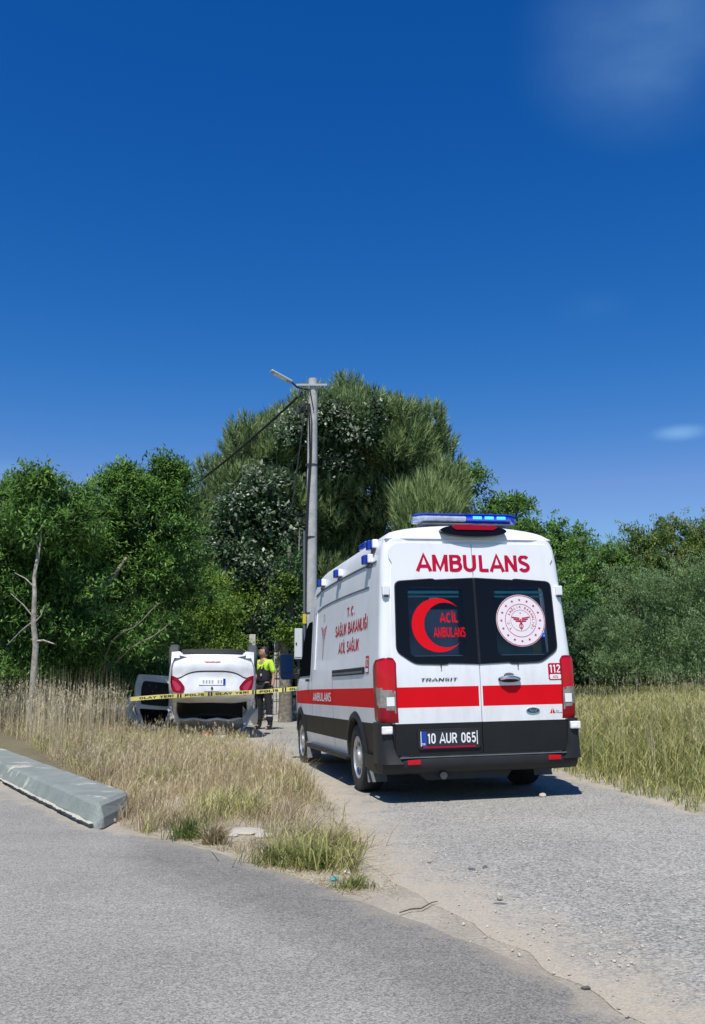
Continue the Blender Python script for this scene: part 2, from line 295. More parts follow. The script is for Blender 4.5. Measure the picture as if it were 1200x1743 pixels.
def concrete(name, c1, c2, chip=None, scale=2.0, th=0.62):
    m,n,l,p=nmat(name); t=n.new('ShaderNodeTexCoord')
    def nz(sc,d=6,ro=0.6):
        z=n.new('ShaderNodeTexNoise'); z.inputs['Scale'].default_value=sc; z.inputs['Detail'].default_value=d; z.inputs['Roughness'].default_value=ro; l.new(t.outputs['Object'], z.inputs['Vector']); return z
    a=nz(scale*2); r=rampn(n,[(0.3,c1),(0.7,c2)]); l.new(a.outputs[0], r.inputs[0]); out=r.outputs[0]
    sp=nz(scale*30,3,0.7); sr=rampn(n,[(0.3,(0.8,0.8,0.8)),(0.6,(1.05,1.05,1.05))]); l.new(sp.outputs[0], sr.inputs[0])
    mu=n.new('ShaderNodeMix'); mu.data_type='RGBA'; mu.blend_type='MULTIPLY'; mu.inputs[0].default_value=1; l.new(out, mu.inputs[6]); l.new(sr.outputs[0], mu.inputs[7]); out=mu.outputs[2]
    if chip:
        b=nz(scale,8,0.62); mr=n.new('ShaderNodeMapRange'); mr.inputs[1].default_value=th; mr.inputs[2].default_value=th+0.03; l.new(b.outputs[0], mr.inputs[0])
        mx=n.new('ShaderNodeMix'); mx.data_type='RGBA'; l.new(mr.outputs[0], mx.inputs[0]); l.new(out, mx.inputs[6]); mx.inputs[7].default_value=(*chip,1); out=mx.outputs[2]
    l.new(out, p.inputs['Base Color']); p.inputs['Roughness'].default_value=0.8
    bp=n.new('ShaderNodeBump'); bp.inputs['Strength'].default_value=0.5; bp.inputs['Distance'].default_value=0.01; l.new(sp.outputs[0], bp.inputs['Height']); l.new(bp.outputs[0], p.inputs['Normal'])
    return m
M_kerb = concrete('painted_concrete',(0.185,0.215,0.195),(0.265,0.290,0.265),(0.50,0.47,0.37),2.1,0.585)
M_pole = concrete('pole_concrete',(0.36,0.37,0.37),(0.50,0.50,0.49),None,3.0)
M_post = concrete('post_concrete',(0.45,0.44,0.40),(0.62,0.61,0.57),None,4.0)
M_stone = concrete('pale_stone',(0.42,0.38,0.31),(0.60,0.56,0.48),None,9.0)
M_bark = mat('grey_bark',(0.19,0.165,0.13),0.9,var=0.45,scale=14,bump=0.8,bscale=40)
M_barkd = mat('brown_bark',(0.10,0.075,0.055),0.9,var=0.4,scale=14,bump=0.8,bscale=40)
M_skin = mat('skin',(0.42,0.22,0.15),0.5,var=0.06,scale=20)
M_hair = mat('dark_hair',(0.012,0.010,0.009),0.6)
M_cloth = mat('black_cloth',(0.018,0.018,0.021),0.85,var=0.3,scale=14,bump=0.4,bscale=40)
M_hivis = mat('fluorescent_cloth',(0.50,0.78,0.05),0.7,var=0.1,scale=12,bump=0.3,bscale=40)
M_reflect = mat('reflective_grey',(0.55,0.57,0.58),0.4)
M_tape = mat('yellow_tape',(0.62,0.56,0.16),0.45,var=0.12,scale=5)
M_carw = mat('car_white',(0.72,0.73,0.75),0.35,coat=0.25,var=0.12,scale=4)
M_wire = mat('cable_black',(0.015,0.015,0.016),0.6)

# ---------------------------------------------------------------- terrain
def smst(t): t=max(0.0,min(1.0,t)); return t*t*(3-2*t)
XR=[(-5,3.6),(6.5,3.4),(8.18,2.95),(10.57,2.62),(14,2.25),(20,1.5),(26,1.1),(30,3.0),(34,8.0)]
XL=[(-5,-0.2),(6.3,-0.15),(7.16,0.0),(10.03,-0.26),(14.44,-1.14),(18.5,-1.95),(22.9,-2.9),(25,-3.9),(27,-5.0),(29,-6.5)]
def interp(T,y):
    if y<=T[0][0]: return T[0][1]
    for (a,b),(c,d) in zip(T,T[1:]):
        if y<=c: return b+(d-b)*(y-a)/(c-a)
    return T[-1][1]
def terr(x,y):
    z = 0.018*max(-1.5,min(1.5,x-1.28))*smst((y-6)/2)*(1-smst((y-17)/4))
    rr=max(0,x-interp(XR,y)-0.1)
    if y<32: z+=0.60*smst(rr/5.5)+0.04*smst(rr/0.5)
    rl=max(0,interp(XL,y)-x-0.3)
    z+=0.30*smst(rl/6)*smst((y-10)/5)*(1 if y<24 else max(0,1-(y-24)/5))
    z+=0.02*max(0,min(8,y-24))+0.012*max(0,y-33)
    return z
def axis(fine, lo, hi, far):
    a=list(np.arange(lo,hi+1e-6,fine)); s=fine; x=hi
    while x<far: s*=1.5; x+=s; a.append(x)
    s=fine; x=lo
    while x>-far: s*=1.5; x-=s; a.insert(0,x)
    return a
xs=axis(0.18,-10,9,900); ys=axis(0.18,-3,36,900)
on_front_edge=[]  # filled below
def setattr_(me,name,vals):
    a=me.attributes.new(name,'FLOAT','POINT'); a.data.foreach_set('value', np.asarray(vals,dtype=np.float32))
def hashn(x,y,s=1.0):
    return (math.sin(x*12.9*s+y*4.1)*0.5+math.sin(x*3.7*s-y*7.3*s+1.3)*0.3+math.sin(x*23.1*s+y*17.7*s)*0.2)
# front road edge (photo pixels), left part follows the kerb
FE_px=[(-700,1010+10),(0,1331),(144,1403),(180,1410),(300,1433),(400,1464),(520,1503),(630,1545),(760,1592),(880,1641),(975,1693),(1060,1743),(1180,1830),(1400,2100)]
FE=[]
for u,v in FE_px:
    if v<1180: continue
    p=gnd(u,v); FE.append((p.x,p.y))
FE=[(FE[0][0]-11.5*1.2,FE[0][1]+20*1.0)]+FE
def dens(pts,step,jit=0.0,f=1.0):
    out=[]
    for a,b in zip(pts,pts[1:]):
        L=math.hypot(b[0]-a[0],b[1]-a[1]); k=max(1,int(L/step))
        for i in range(k):
            t=i/k; x=a[0]+(b[0]-a[0])*t; y=a[1]+(b[1]-a[1])*t
            out.append((x+jit*hashn(x*f,y*f),y+jit*hashn(y*f+5,x*f)))
    out.append(pts[-1]); return out
def catm(P,n=6):
    out=[]
    for i in range(len(P)-1):
        p0,p1,p2,p3=[np.array(P[max(0,min(len(P)-1,i+k))]) for k in (-1,0,1,2)]
        for j in range(n):
            t=j/n; out.append(tuple(0.5*((2*p1)+(-p0+p2)*t+(2*p0-5*p1+4*p2-p3)*t*t+(-p0+3*p1-3*p2+p3)*t**3)))
    out.append(tuple(P[-1])); return out
FEd=FE[:4]+catm(FE[3:],8)[1:]
FEd=dens(FEd,0.06,0.018,1.7)
def inpoly(x,y,P):
    c=False; j=len(P)-1
    for i in range(len(P)):
        if (P[i][1]>y)!=(P[j][1]>y) and x<(P[j][0]-P[i][0])*(y-P[i][1])/(P[j][1]-P[i][1])+P[i][0]: c=not c
        j=i
    return c
def distline(x,y,Pa):
    a=Pa[:-1]; b=Pa[1:]; d=b-a; q=np.array([x,y]); t=np.clip(((q-a)*d).sum(1)/np.maximum(1e-9,(d*d).sum(1)),0,1); c=a+d*t[:,None]
    return float(np.sqrt(((q-c)**2).sum(1).min()))
FEa=np.array(FEd)
BACK=[gnd(600,1432),gnd(640,1480),gnd(700,1520),gnd(790,1565),gnd(900,1625),gnd(1010,1690),gnd(1100,1743)]
BLd=[(x,y) for y,x in XL if y>7.2][::-1]+[(p.x,p.y) for p in BACK]+[(1.25,2.6),(1.9,1.2)]
BLd=dens(catm(BLd,6),0.12,0.05,1.3)
BRd=[(x,y) for y,x in XR if y>0][::1]; BRd=[(3.6,0.5)]+BRd
BRd=dens(catm(BRd,5),0.15,0.05,1.1)
farE=[(9.0,37.0),(-3,33.2),(-7,32.6)]
ROADP=BLd+BRd+farE+[(-6.8,29.5)]
def road(name,loop,matr,off,lines,dustw,dusts,inner=None,bb=None):
    pts=[Vector(p) for p in loop]; n=len(pts); edges=[(i,(i+1)%n) for i in range(n)]
    x0,x1,y0,y1=bb
    for st,(a,b,c,d) in inner:
        x=a
        while x<b:
            y=c
            while y<d:
                q=(x+R.uniform(-.02,.02),y+R.uniform(-.02,.02))
                if inpoly(q[0],q[1],loop): pts.append(Vector(q))
                y+=st
            x+=st
    r=delaunay_2d_cdt(pts,edges,[list(range(n))],1,1e-5)
    vs=[(p.x,p.y,terr(p.x,p.y)+off) for p in r[0]]; me=bpy.data.meshes.new(name); me.from_pydata(vs,[],[tuple(f) for f in r[2]])
    La=[np.array(l) for l in lines]
    d=[max([max(0,1-distline(v[0],v[1],l)/w)*s for l,w,s in zip(La,dustw,dusts)]) for v in vs]
    setattr_(me,'dust',d)
    setattr_(me,'band',[smst((1.0-distline(v[0],v[1],La[0]))/.8)*smst((v[0]+2.0)/.8)*(1-smst((v[0]-.5)/.8)) if name=='front_road' else 0 for v in vs])
    me.update(); o=link(name,me,None,[matr]); tag(o,kind='structure'); return o
bk=road('side_road',ROADP,M_back,0.004,[BLd,BRd],[1.0,0.35],[0.64,0.5],inner=[(0.3,(-3,4,3,14)),(0.9,(-7,9,14,36))],bb=(0,0,0,0))
frontP=FEd+[(2.2,-2.5),(-30,-2.5),(-30,30)]
fr=road('front_road',frontP,M_front,0.012,[FEd],[0.30],[0.50],inner=[(0.2,(-4,2,2.5,9)),(1.0,(-25,-4,-2,25))],bb=(0,0,0,0))
for o,dep in ((fr,0.02),(bk,0.008)):
    bm=bmesh.new(); bm.from_mesh(o.data)
    ed=[e for e in bm.edges if e.is_boundary]; g=bmesh.ops.extrude_edge_only(bm,edges=ed)
    for v in g['geom']:
        if isinstance(v,bmesh.types.BMVert): v.co.z-=dep
    bmesh.ops.recalc_face_normals(bm,faces=bm.faces); bm.to_mesh(o.data); bm.free()
    if sum(p.normal.z for p in o.data.polygons)<0: o.data.flip_normals()
# ground sheet, sunk a little under the paving
verts=[];gre=[]; FEq=np.array(FEd[::4]); BLq=np.array(BLd[::3]); BRq=np.array(BRd[::3])
FEdec=[tuple(p) for p in FEa[::6]]+[(2.2,-2.5),(-30,-2.5),(-30,30)]; ROADdec=[p for p in (BLd[::4]+BRd[::4]+farE+[(-6.8,29.5)])]
for y in ys:
    for x in xs:
        z=terr(x,y)
        if -31<x<10 and -3<y<38:
            if inpoly(x,y,FEdec): z-=(0.012 if distline(x,y,FEq)>.25 else 0)
            elif inpoly(x,y,ROADdec): z-=(0.012 if min(distline(x,y,BLq),distline(x,y,BRq))>.25 else 0)
            else: z+=0.001+0.003*max(0,hashn(x*1.3,y*1.3))
        verts.append((x,y,z)); gre.append(smst((x-interp(XR,y)-0.15)/0.6) if x>0 else smst((interp(XL,y)-x-0.6)/1.5)*smst((y-9.5)/3)*0.9)
nx=len(xs); faces=[(j*nx+i,j*nx+i+1,(j+1)*nx+i+1,(j+1)*nx+i) for j in range(len(ys)-1) for i in range(nx-1)]
me=bpy.data.meshes.new('ground'); me.from_pydata(verts,[],faces); setattr_(me,'green',gre); smooth(me); tag(link('ground',me,None,[M_soil]),kind='structure')
# far kerb
mb=MB()
for a,b in zip([(-9,32.3),(-3,33.2),(3,34.5)],[(-3,33.2),(3,34.5),(9,37.0)]):
    d=Vector((b[0]-a[0],b[1]-a[1],0)); c=Vector(((a[0]+b[0])/2,(a[1]+b[1])/2,terr((a[0]+b[0])/2,(a[1]+b[1])/2)+0.06))
    mb.box(c,(d.length,0.16,0.16),Matrix.Rotation(math.atan2(d.y,d.x),3,'Z'))
tag(mb.build('far_kerb',M_post),kind='structure')

# ---------------------------------------------------------------- kerb block (near left)
def kerb_block():
    # path along the front bottom edge from far to near, with section offsets towards the grass
    A=gnd(-420,1110+35,0) if False else Vector((-10.5,22.6,0)); B=gnd(0,1328); Cc=gnd(144,1401); root=None
    path=[A,B,B.lerp(Cc,0.5),Cc]
    dirn=(Cc-B).normalized(); nrm=Vector((-dirn.y,dirn.x,0)); nrm = nrm if nrm.x>0 else -nrm
    sec=[(0,-0.02),(0.0,0.035),(0.055,0.148),(0.085,0.165),(0.49,0.165),(0.54,0.14),(0.58,-0.02)]
    end=[(0.0,1.0,0),(0.10,1.0,0.01),(0.17,0.86,0.03),(0.235,0.42,0.05),(0.26,-0.0,0.06)]
    rows=[]
    for p in path:
        rows.append([p+nrm*a-dirn*(0.85*(a/.58)**1.6)*(1 if p is Cc else 0)+Vector((0,0,z)) for a,z in sec])
    for s,hz,shift in end[1:]:
        rows.append([Cc+dirn*(s-0.85*(a/.58)**1.6)+nrm*(0.29+(a-0.29)*(1-shift*1.5))+Vector((0,0,-0.02+(z+0.02)*hz)) for a,z in sec])
    R2=[]
    for a,b in zip(rows,rows[1:]):
        k=max(1,int((b[0]-a[0]).length/0.25)) if (b[0]-a[0]).length>0.5 else 1
        for i in range(k):
            R2.append([p.lerp(q,i/k)+Vector((R.uniform(-.004,.004),R.uniform(-.004,.004),R.uniform(-.004,.004))) for p,q in zip(a,b)])
    R2.append(rows[-1])
    mb=MB(); mb.grid(R2)
    mb.face(R2[-1]); mb.face(R2[0][::-1])
    o=mb.build('kerb_block',M_kerb,None); bevel(o,0.022,3)
    tag(o,'long grey-green painted concrete kerb with chipped paint at the left roadside','kerb')
    # mortar line along its foot
    mb=MB(); rr=[]
    for i in range(90):
        t=i/89; p=(B-dirn*3).lerp(Cc+dirn*0.22,t); w=0.030+0.018*hashn(t*19,3)
        rr.append([p-nrm*w+Vector((0,0,0.023)),p+nrm*0.01+Vector((0,0,0.032+0.008*hashn(t*40,1)))])
    mb.grid(rr); m=mb.build('mortar_joint',M_stone,o); 
    return B,Cc,dirn,nrm
KB,KC,KD,KN=kerb_block()

# ---------------------------------------------------------------- lettering
def text_geo(body, bold=0.0, shear=0.0, space=1.0):
    cu=bpy.data.curves.new('t','FONT'); cu.body=body; cu.offset=bold; cu.shear=shear; cu.space_character=space; cu.resolution_u=3; cu.fill_mode='FRONT'
    ob=bpy.data.objects.new('t',cu); C.objects.link(ob); bpy.context.view_layer.update()
    me=bpy.data.meshes.new_from_object(ob.evaluated_get(bpy.context.evaluated_depsgraph_get()))
    vs=[(v.co.x,v.co.y) for v in me.vertices]; fs=[tuple(p.vertices) for p in me.polygons]
    bpy.data.objects.remove(ob); bpy.data.meshes.remove(me); bpy.data.curves.remove(cu)
    return vs,fs
def arc(cx,cy,rx,ry,a0,a1,n=9): return [(cx+rx*math.cos(math.radians(a0+(a1-a0)*i/(n-1))),cy+ry*math.sin(math.radians(a0+(a1-a0)*i/(n-1)))) for i in range(n)]
def glyphs():     # block capitals as strokes inside a unit-high box; each entry: width, strokes
    G={}
    G['A']=(.74,[[(.0,-.0),(.37,1.0),(.74,0)],[(.14,.30),(.60,.30)]])
    G['M']=(.84,[[(.08,0),(.08,1.0)],[(.76,0),(.76,1.0)],[(.08,.96),(.42,.12),(.76,.96)]])
    G['N']=(.70,[[(.08,0),(.08,1)],[(.62,0),(.62,1)],[(.08,.96),(.62,.04)]])
    G['B']=(.66,[[(.08,0),(.08,1)],[(.08,.93),(.34,.93)]+arc(.36,.735,.20,.195,90,-90,7)+[(.08,.54)],[(.08,.54),(.36,.54)]+arc(.37,.305,.235,.235,90,-90,7)+[(.08,.07)]])
    G['U']=(.70,[[(.08,1),(.08,.34)]+arc(.35,.33,.27,.26,180,360,11)+[(.62,1)]])
    G['L']=(.56,[[(.08,1),(.08,0)],[(.08,.07),(.54,.07)]])
    G['S']=(.64,[arc(.32,.74,.24,.19,25,180,9)+[(.085,.72)]+arc(.32,.70,.235,.16,195,262,4)+arc(.32,.27,.245,.22,80,-5,6)+arc(.32,.27,.245,.20,-20,-160,9)])
    G['C']=(.68,[arc(.36,.5,.28,.43,45,315,17)]); G['Ç']=G['C']
    G['G']=(.70,[arc(.36,.5,.28,.43,45,345,18)+[(.62,.44),(.38,.44)]])
    G['Ğ']=(.70,G['G'][1]+[arc(.35,1.22,.14,.08,200,340,5)])
    G['I']=(.20,[[(.10,0),(.10,1)]]); G['İ']=(.20,[[(.10,0),(.10,1)],[(.10,1.12),(.10,1.24)]])
    G['K']=(.68,[[(.08,0),(.08,1)],[(.62,1),(.10,.40)],[(.26,.56),(.64,0)]])
    G['R']=(.68,[[(.08,0),(.08,1)],[(.08,.93),(.36,.93)]+arc(.37,.71,.22,.22,90,-90,7)+[(.08,.49)],[(.34,.49),(.62,0)]])
    G['T']=(.60,[[(.0,.93),(.60,.93)],[(.30,.93),(.30,0)]])
    G['E']=(.56,[[(.08,0),(.08,1)],[(.08,.93),(.54,.93)],[(.08,.52),(.50,.52)],[(.08,.07),(.54,.07)]])
    G['O']=(.72,[arc(.36,.5,.28,.43,0,360,21)]); G['P']=(.64,[[(.08,0),(.08,1)],[(.08,.93),(.36,.93)]+arc(.37,.70,.22,.23,90,-90,7)+[(.08,.47)]])
    G['Y']=(.68,[[(.04,1),(.34,.48),(.64,1)],[(.34,.50),(.34,0)]])
    G['0']=(.60,[[(.08,.32)]+arc(.30,.32,.22,.25,180,360,9)+[(.52,.68)]+arc(.30,.68,.22,.25,0,180,9)+[(.08,.32)]])
    G['1']=(.38,[[(.25,0),(.25,.97)],[(.25,.93),(.06,.78)]])
    G['2']=(.58,[arc(.29,.72,.21,.21,170,-25,9)+[(.08,.07),(.54,.07)]])
    G['5']=(.58,[[(.50,.93),(.12,.93),(.10,.52)]+arc(.28,.33,.22,.26,110,-150,13)])
    G['6']=(.60,[[(.50,.80)]+arc(.30,.72,.20,.21,35,180,7)+[(.09,.40)]+arc(.30,.30,.21,.23,180,520,15)])
    G['.']=(.20,[[(.10,0),(.10,.14)]]); G[' ']=(.34,[])
    return G
GL=glyphs()
def block_text(body,t=.15,gap=.13,sp=1.0):
    vs=[];fs=[];x=0;k=0
    for ch in body:
        w,st=GL[ch]
        for s_ in st:
            P=[Vector((a+x,b)) for a,b in s_]; L=[];Rr=[]; closed=(P[0]-P[-1]).length<1e-4
            for i,p in enumerate(P):
                a=P[i-1] if i else (P[-2] if closed else None); b=P[i+1] if i<len(P)-1 else (P[1] if closed else None)
                d1=(p-a).normalized() if a is not None else (b-p).normalized(); d2=(b-p).normalized() if b is not None else d1
                n1=Vector((-d1.y,d1.x)); n2=Vector((-d2.y,d2.x)); m=(n1+n2)
                m=m.normalized() if m.length>1e-3 else n1; q=min(1.35,1/max(.35,m.dot(n1)))
                L.append(p+m*t/2*q); Rr.append(p-m*t/2*q)
            n=len(vs); vs+=[(p.x,min(p.y,1.001) if p.y<1.08 and ch not in 'ĞİÇ' else p.y,k) for p in L]+[(p.x,min(p.y,1.001) if p.y<1.08 and ch not in 'ĞİÇ' else p.y,k) for p in Rr]; m=len(L)
            fs+=[(n+i,n+i+1,n+m+i+1,n+m+i) for i in range(m-1)]; k+=1
        x+=w*sp+gap
    return vs,fs
def lettering(body, box, place, mat_, parent, bold=0.0, shear=0.0, space=1.0, name='lettering', uniform=False, off=None, t=.17):
    if all(c in GL for c in body):
        bv,fs=block_text(body,t); vs=[(a+shear*b,b) for a,b,_ in bv]; ks=[c for _,_,c in bv]
        x0=min(v[0] for v in vs); x1=max(v[0] for v in vs); u0,v0,u1,v1=box; y0=0; y1=1
        F=lambda x,y: place(u0+(x-x0)/(x1-x0)*(u1-u0), v0+y*(v1-v0))
        if not fs: return None
        e=(x1-x0)*.02; nrm=(F(x0+e,.0)-F(x0,.0)).cross(F(x0,.1)-F(x0,0)).normalized()
        if parent is not None: pass
        me=bpy.data.meshes.new(name)
        me.from_pydata([tuple(F(a,b)+nrm*(.00025*(k%4))) for (a,b),k in zip(vs,ks)],[],fs); me.update()
        o=link(name,me,parent,[mat_]); 
        if len([c for c in body if c!=' '])>1 and box[3]-box[1]<.15: o['kind']='stuff'
        return o
    vs,fs=text_geo(body,bold,shear,space)
    x0=min(v[0] for v in vs); x1=max(v[0] for v in vs); y0=min(v[1] for v in vs); y1=max(v[1] for v in vs)
    u0,v0,u1,v1=box; me=bpy.data.meshes.new(name)
    me.from_pydata([tuple(place(u0+(x-x0)/(x1-x0)*(u1-u0), v0+(y-y0)/(y1-y0)*(v1-v0))) for x,y in vs],[],fs); me.update()
    return link(name,me,parent,[mat_])
def circ(cx,cy,rx,ry=None,n=36,a0=0,a1=2*PI):
    ry=ry or rx; full=abs(a1-a0-2*PI)<1e-6
    return [(cx+rx*math.cos(a0+(a1-a0)*i/(n if full else n-1)), cy+ry*math.sin(a0+(a1-a0)*i/(n if full else n-1))) for i in range(n)]
def rrect(x0,y0,x1,y1,r,n=5):
    out=[]
    for cx,cy,a in ((x1-r,y1-r,0),(x0+r,y1-r,PI/2),(x0+r,y0+r,PI),(x1-r,y0+r,1.5*PI)):
        for i in range(n): t=a+PI/2*i/(n-1); out.append((cx+r*math.cos(t),cy+r*math.sin(t)))
    return out
def roundpoly(P,r,n=4):
    out=[]; k=len(P)
    for i in range(k):
        a,b,c=Vector(P[i-1]),Vector(P[i]),Vector(P[(i+1)%k]); p=b+(a-b).normalized()*r; q=b+(c-b).normalized()*r
        for j in range(n+1):
            t=j/n; z=p*(1-t)**2+b*2*t*(1-t)+q*t*t; out.append((z.x,z.y))
    return out

# ---------------------------------------------------------------- ambulance
WT=[(.30,.955),(.40,.975),(.55,.99),(.9,1.005),(1.25,1.01),(2.30,.945),(2.45,.925),(2.55,.895),(2.62,.84),(2.66,.75),(2.695,.56),(2.72,.28),(2.73,0.0)]
def W0(z): return interp(WT,z)
def base(z): return 0.0 if z<1.2 else (z-1.2)/(2.55-1.2)*0.10
TOPT=[(0,2.73),(3.4,2.73),(3.75,2.71),(4.05,2.62),(4.35,2.44),(4.6,2.24),(4.85,2.02),(5.15,1.70),(5.4,1.38),(5.6,1.22),(5.85,1.06),(5.98,.86)]
TAP=[(0,1.0),(3.0,1.0),(4.0,1.0),(4.8,.995),(5.3,.975),(5.7,.93),(5.9,.86),(5.98,.78)]
def zmap(zk,y):
    top=interp(TOPT,y); zb=min(1.05,top-0.12)
    return zk if zk<=zb else zb+(zk-zb)*(top-zb)/(2.73-zb)
def sidept(y,z,off=0.0,sgn=-1):
    top=interp(TOPT,y); zb=min(1.05,top-0.12); zk = z if z<=zb else zb+(z-zb)*(2.73-zb)/(top-zb)
    return Vector((sgn*(W0(zk)*interp(TAP,y)+off), y, z))
def rearpt(x,z,off=0.0): return Vector((x, base(z)-off, z))
def ambulance():
    T=empty('ambulance')
    tag(T,'white ambulance van with red stripe and black lower panels parked on the side road','ambulance')
    zs=[.33,.37,.41,.46,.50,.54,.58,.62,.66,.70,.73,.78,.83,.88,.93,.98,1.03,1.075,1.13,1.19,1.25,1.40,1.55,1.7,1.85,2.0,2.15,2.30,2.38,2.45,2.50,2.55]
    crown=[(.895,2.55),(.87,2.59),(.84,2.62),(.80,2.645),(.75,2.66),(.66,2.68),(.56,2.695),(.42,2.71),(.28,2.72),(.14,2.727),(0,2.73)]
    # ----- body: sides, corner pillars, rear frame, roof
    ysd=[.085]+list(np.arange(.13,5.9,.05))+[5.93,5.98]
    mb=MB(); WH=[(1.2,.36),(4.95,.36)]
    def colr(i,y,rear=False):
        z=(zs[i]+zs[i+1])/2
        if .88<z<1.075 and y<5.55: return 2
        if z<.73 and y>=.9 and z>.50: return 1
        if z<.73 and y<.9: return 1
        return 0
    for sg in (-1,1):
        P=[]
        for zk in zs:
            row=[]
            for f in (.86,.90,.94): row.append(Vector((sg*(W0(zk)-.08)*f/.94, base(zk), zk)))
            for a in (22,45,68): t=math.radians(a); row.append(Vector((sg*(W0(zk)-.08+.08*math.sin(t)), base(zk)+.08*(1-math.cos(t)), zk)))
            for y in ysd: row.append(Vector((sg*W0(zk)*interp(TAP,y), y+base(zk)*max(0,1-y/1.5), zmap(zk,y))))
            P.append(row)
        def keep(i,j):
            q=[P[i][j],P[i+1][j],P[i][j+1],P[i+1][j+1]]
            return not all((p.y-wy)**2+(p.z-wz)**2<.445**2 for wy,wz in WH[:1] for p in q) and not all((p.y-WH[1][0])**2+(p.z-WH[1][1])**2<.445**2 for p in q)
        def mf(i,j):
            y=ysd[max(0,min(len(ysd)-1,j-6))] if j>=6 else 0
            if j<6: return 0 if zs[i]>=.73 else 1
            return colr(i,y)
        mb.grid(P,mf=mf,keep=keep)
    # rear frame between the pillars (behind the doors) with the window openings left out
    xf=[-.86/.94,-.80,-.62,-.45,-.25,-.1,.1,.25,.45,.62,.80,.86/.94]; P=[]
    for zk in zs: P.append([Vector(((W0(zk)-.08)*x, base(zk)+(.0 if abs(x)>.9 else .012), zk)) for x in xf])
    mb.grid(P,m=0,keep=lambda i,j: not(1.25<=zs[i]<2.15 and 1<=j<=9))
    # roof sheet
    ROWS=[]
    for sg,cr in ((-1,crown),(1,crown[::-1][1:])):
        for w,zk in cr:
            ROWS.append([Vector((sg*w*interp(TAP,y), y+base(2.55)*max(0,1-y/1.5) , zmap(zk,y))) for y in [.27]+[q for q in ysd if q>.3]])
    yr=[.27]+[q for q in ysd if q>.3]
    mb.grid(ROWS,mf=lambda i,j: 3 if (4.75<yr[j]<5.40 and 1<i<len(ROWS)-3) else 0)
    # rear roof turn
    P=[]
    for t in range(7):
        a=PI/2*t/6; row=[]
        for sg,cr in ((-1,crown),(1,crown[::-1][1:])):
            for w,zk in cr:
                x=sg*w; row.append(Vector((x*(1-.0), .10+ (.27+.10*(1-.27/1.5)-.10)*(1-math.cos(a)), 2.55+(zk-2.55)*math.sin(a))))
        P.append(row)
    mb.grid(P)
    for sg in (-1,1):   # little gusset at the roof corner
        w=.895; cpts=[Vector((sg*w,.10+.08,2.55)),Vector((sg*w,.27+.08,2.55))]
        col=[Vector((sg*(W0(2.55)-.08+.08*math.sin(math.radians(a))), .10+.08*(1-math.cos(math.radians(a))), 2.55)) for a in (0,22,45,68,90)]
        mb.face([Vector((sg*.895,.10,2.552))]+col)
    mb.face([Vector((sg*W0(zk)*.70,5.98,zmap(zk,5.98))) for sg,zz in ((-1,zs),(1,zs[::-1])) for zk in zz])
    body=mb.build('body',[M_white,M_black,M_red,M_cglass],T,True,math.radians(28))
    # ----- rear doors
    def door(sg):
        mb=MB()
        def ztop(x): return 2.50-(.13-math.sqrt(max(0,.13**2-max(0,x-.76)**2)))
        xsd=[.004,.020,.25,.45,.62,.72,.76,.80,.83,.855,.875]
        zd=[.43,.58,.73,.88,.98,1.075,1.19,1.30,1.375,1.62,1.95,2.05,2.12,2.3]
        P=[]
        for zk in zd: P.append([Vector((sg*min(x,W0(zk)-.10), base(zk)-.014, zk)) for x in xsd])
        for f in (.4,.75,1.0): P.append([Vector((sg*min(x,W0(2.3)-.07), base(2.3+(ztop(x)-2.3)*f)-.014, 2.3+(ztop(x)-2.3)*f)) for x in xsd])
        P=[[Vector((p.x*(1 if abs(p.x)<.8 else 1),p.y,p.z)) for p in r] for r in P]
        mf=lambda i,j: 1 if i<2 else (2 if zd[min(i,len(zd)-1)]>=.88 and zd[min(i+1,len(zd)-1)]<=1.075 and j>=1 and j<=len(xsd)-2 else 0)
        mb.grid(P,mf=mf,keep=lambda i,j: not(i<len(zd)-1 and 1.37<=zd[i]<2.05 and 1<=j<=5))
        o=mb.build('rear_door',[M_white,M_black,M_red],T,True,math.radians(28))
        bm=bmesh.new(); bm.from_mesh(o.data); ed=[e for e in bm.edges if e.is_boundary]; g=bmesh.ops.extrude_edge_only(bm,edges=ed)
        for v in g['geom']:
            if isinstance(v,bmesh.types.BMVert): v.co.y+=.022
        bmesh.ops.recalc_face_normals(bm,faces=bm.faces); bm.to_mesh(o.data); bm.free(); smooth(o.data,True,math.radians(28))
        # glass: black border + clear middle
        x0=.007; out=roundpoly([(x0,1.29),(x0+.02,1.285),(.66,1.30),(.835,1.42),(.825,2.06),(.76,2.115),(.4,2.135),(x0,2.145)],.009,2) if False else [(x0,2.145),(x0,1.287)]+roundpoly([(.30,1.287),(.66,1.298),(.840,1.42),(.825,2.11),(.40,2.14)],.055)[2:-2]
        out=[(sg*x,z) for x,z in out]
        inn=rrect(.13,1.37,.70,2.05,.05) if sg<0 else rrect(.20,1.37,.74,2.05,.05); inn=[(sg*x,z) for x,z in inn]
        mb=MB(); mb.poly([out,inn],lambda x,z: rearpt(x,z,.020)); mb.build('window_frame',M_frit,o)
        mb=MB(); mb.poly([inn],lambda x,z: rearpt(x,z,.0185)); pane=mb.build('window_pane',M_glass,o)
        # thin rubber lip round the glass
        mb=MB(); pts=[rearpt(x,z,.017) for x,z in out]; mb.tube(pts+[pts[0]],.007,5,caps=False); mb.build('window_seal',M_plastic,o,True)
        for k in (2.02,1.13):   # hinges
            hx=sg*(W0(k)-.045); mb=MB(); mb.box((hx,base(k)+.0,k),(.075,.05,.10)); mb.box((hx,base(k)-.018,k-.055),(.05,.03,.02),m=1)
            if k>1.5: h=mb.build('hinge',[M_white,M_seam],o); bevel(h,.012)
        mb=MB(); mb.tube([rearpt(sg*.40,1.285,.03),rearpt(sg*.40,1.255,.03)],.006,6); mb.build('washer_jet',M_seam,o)
        return o,pane
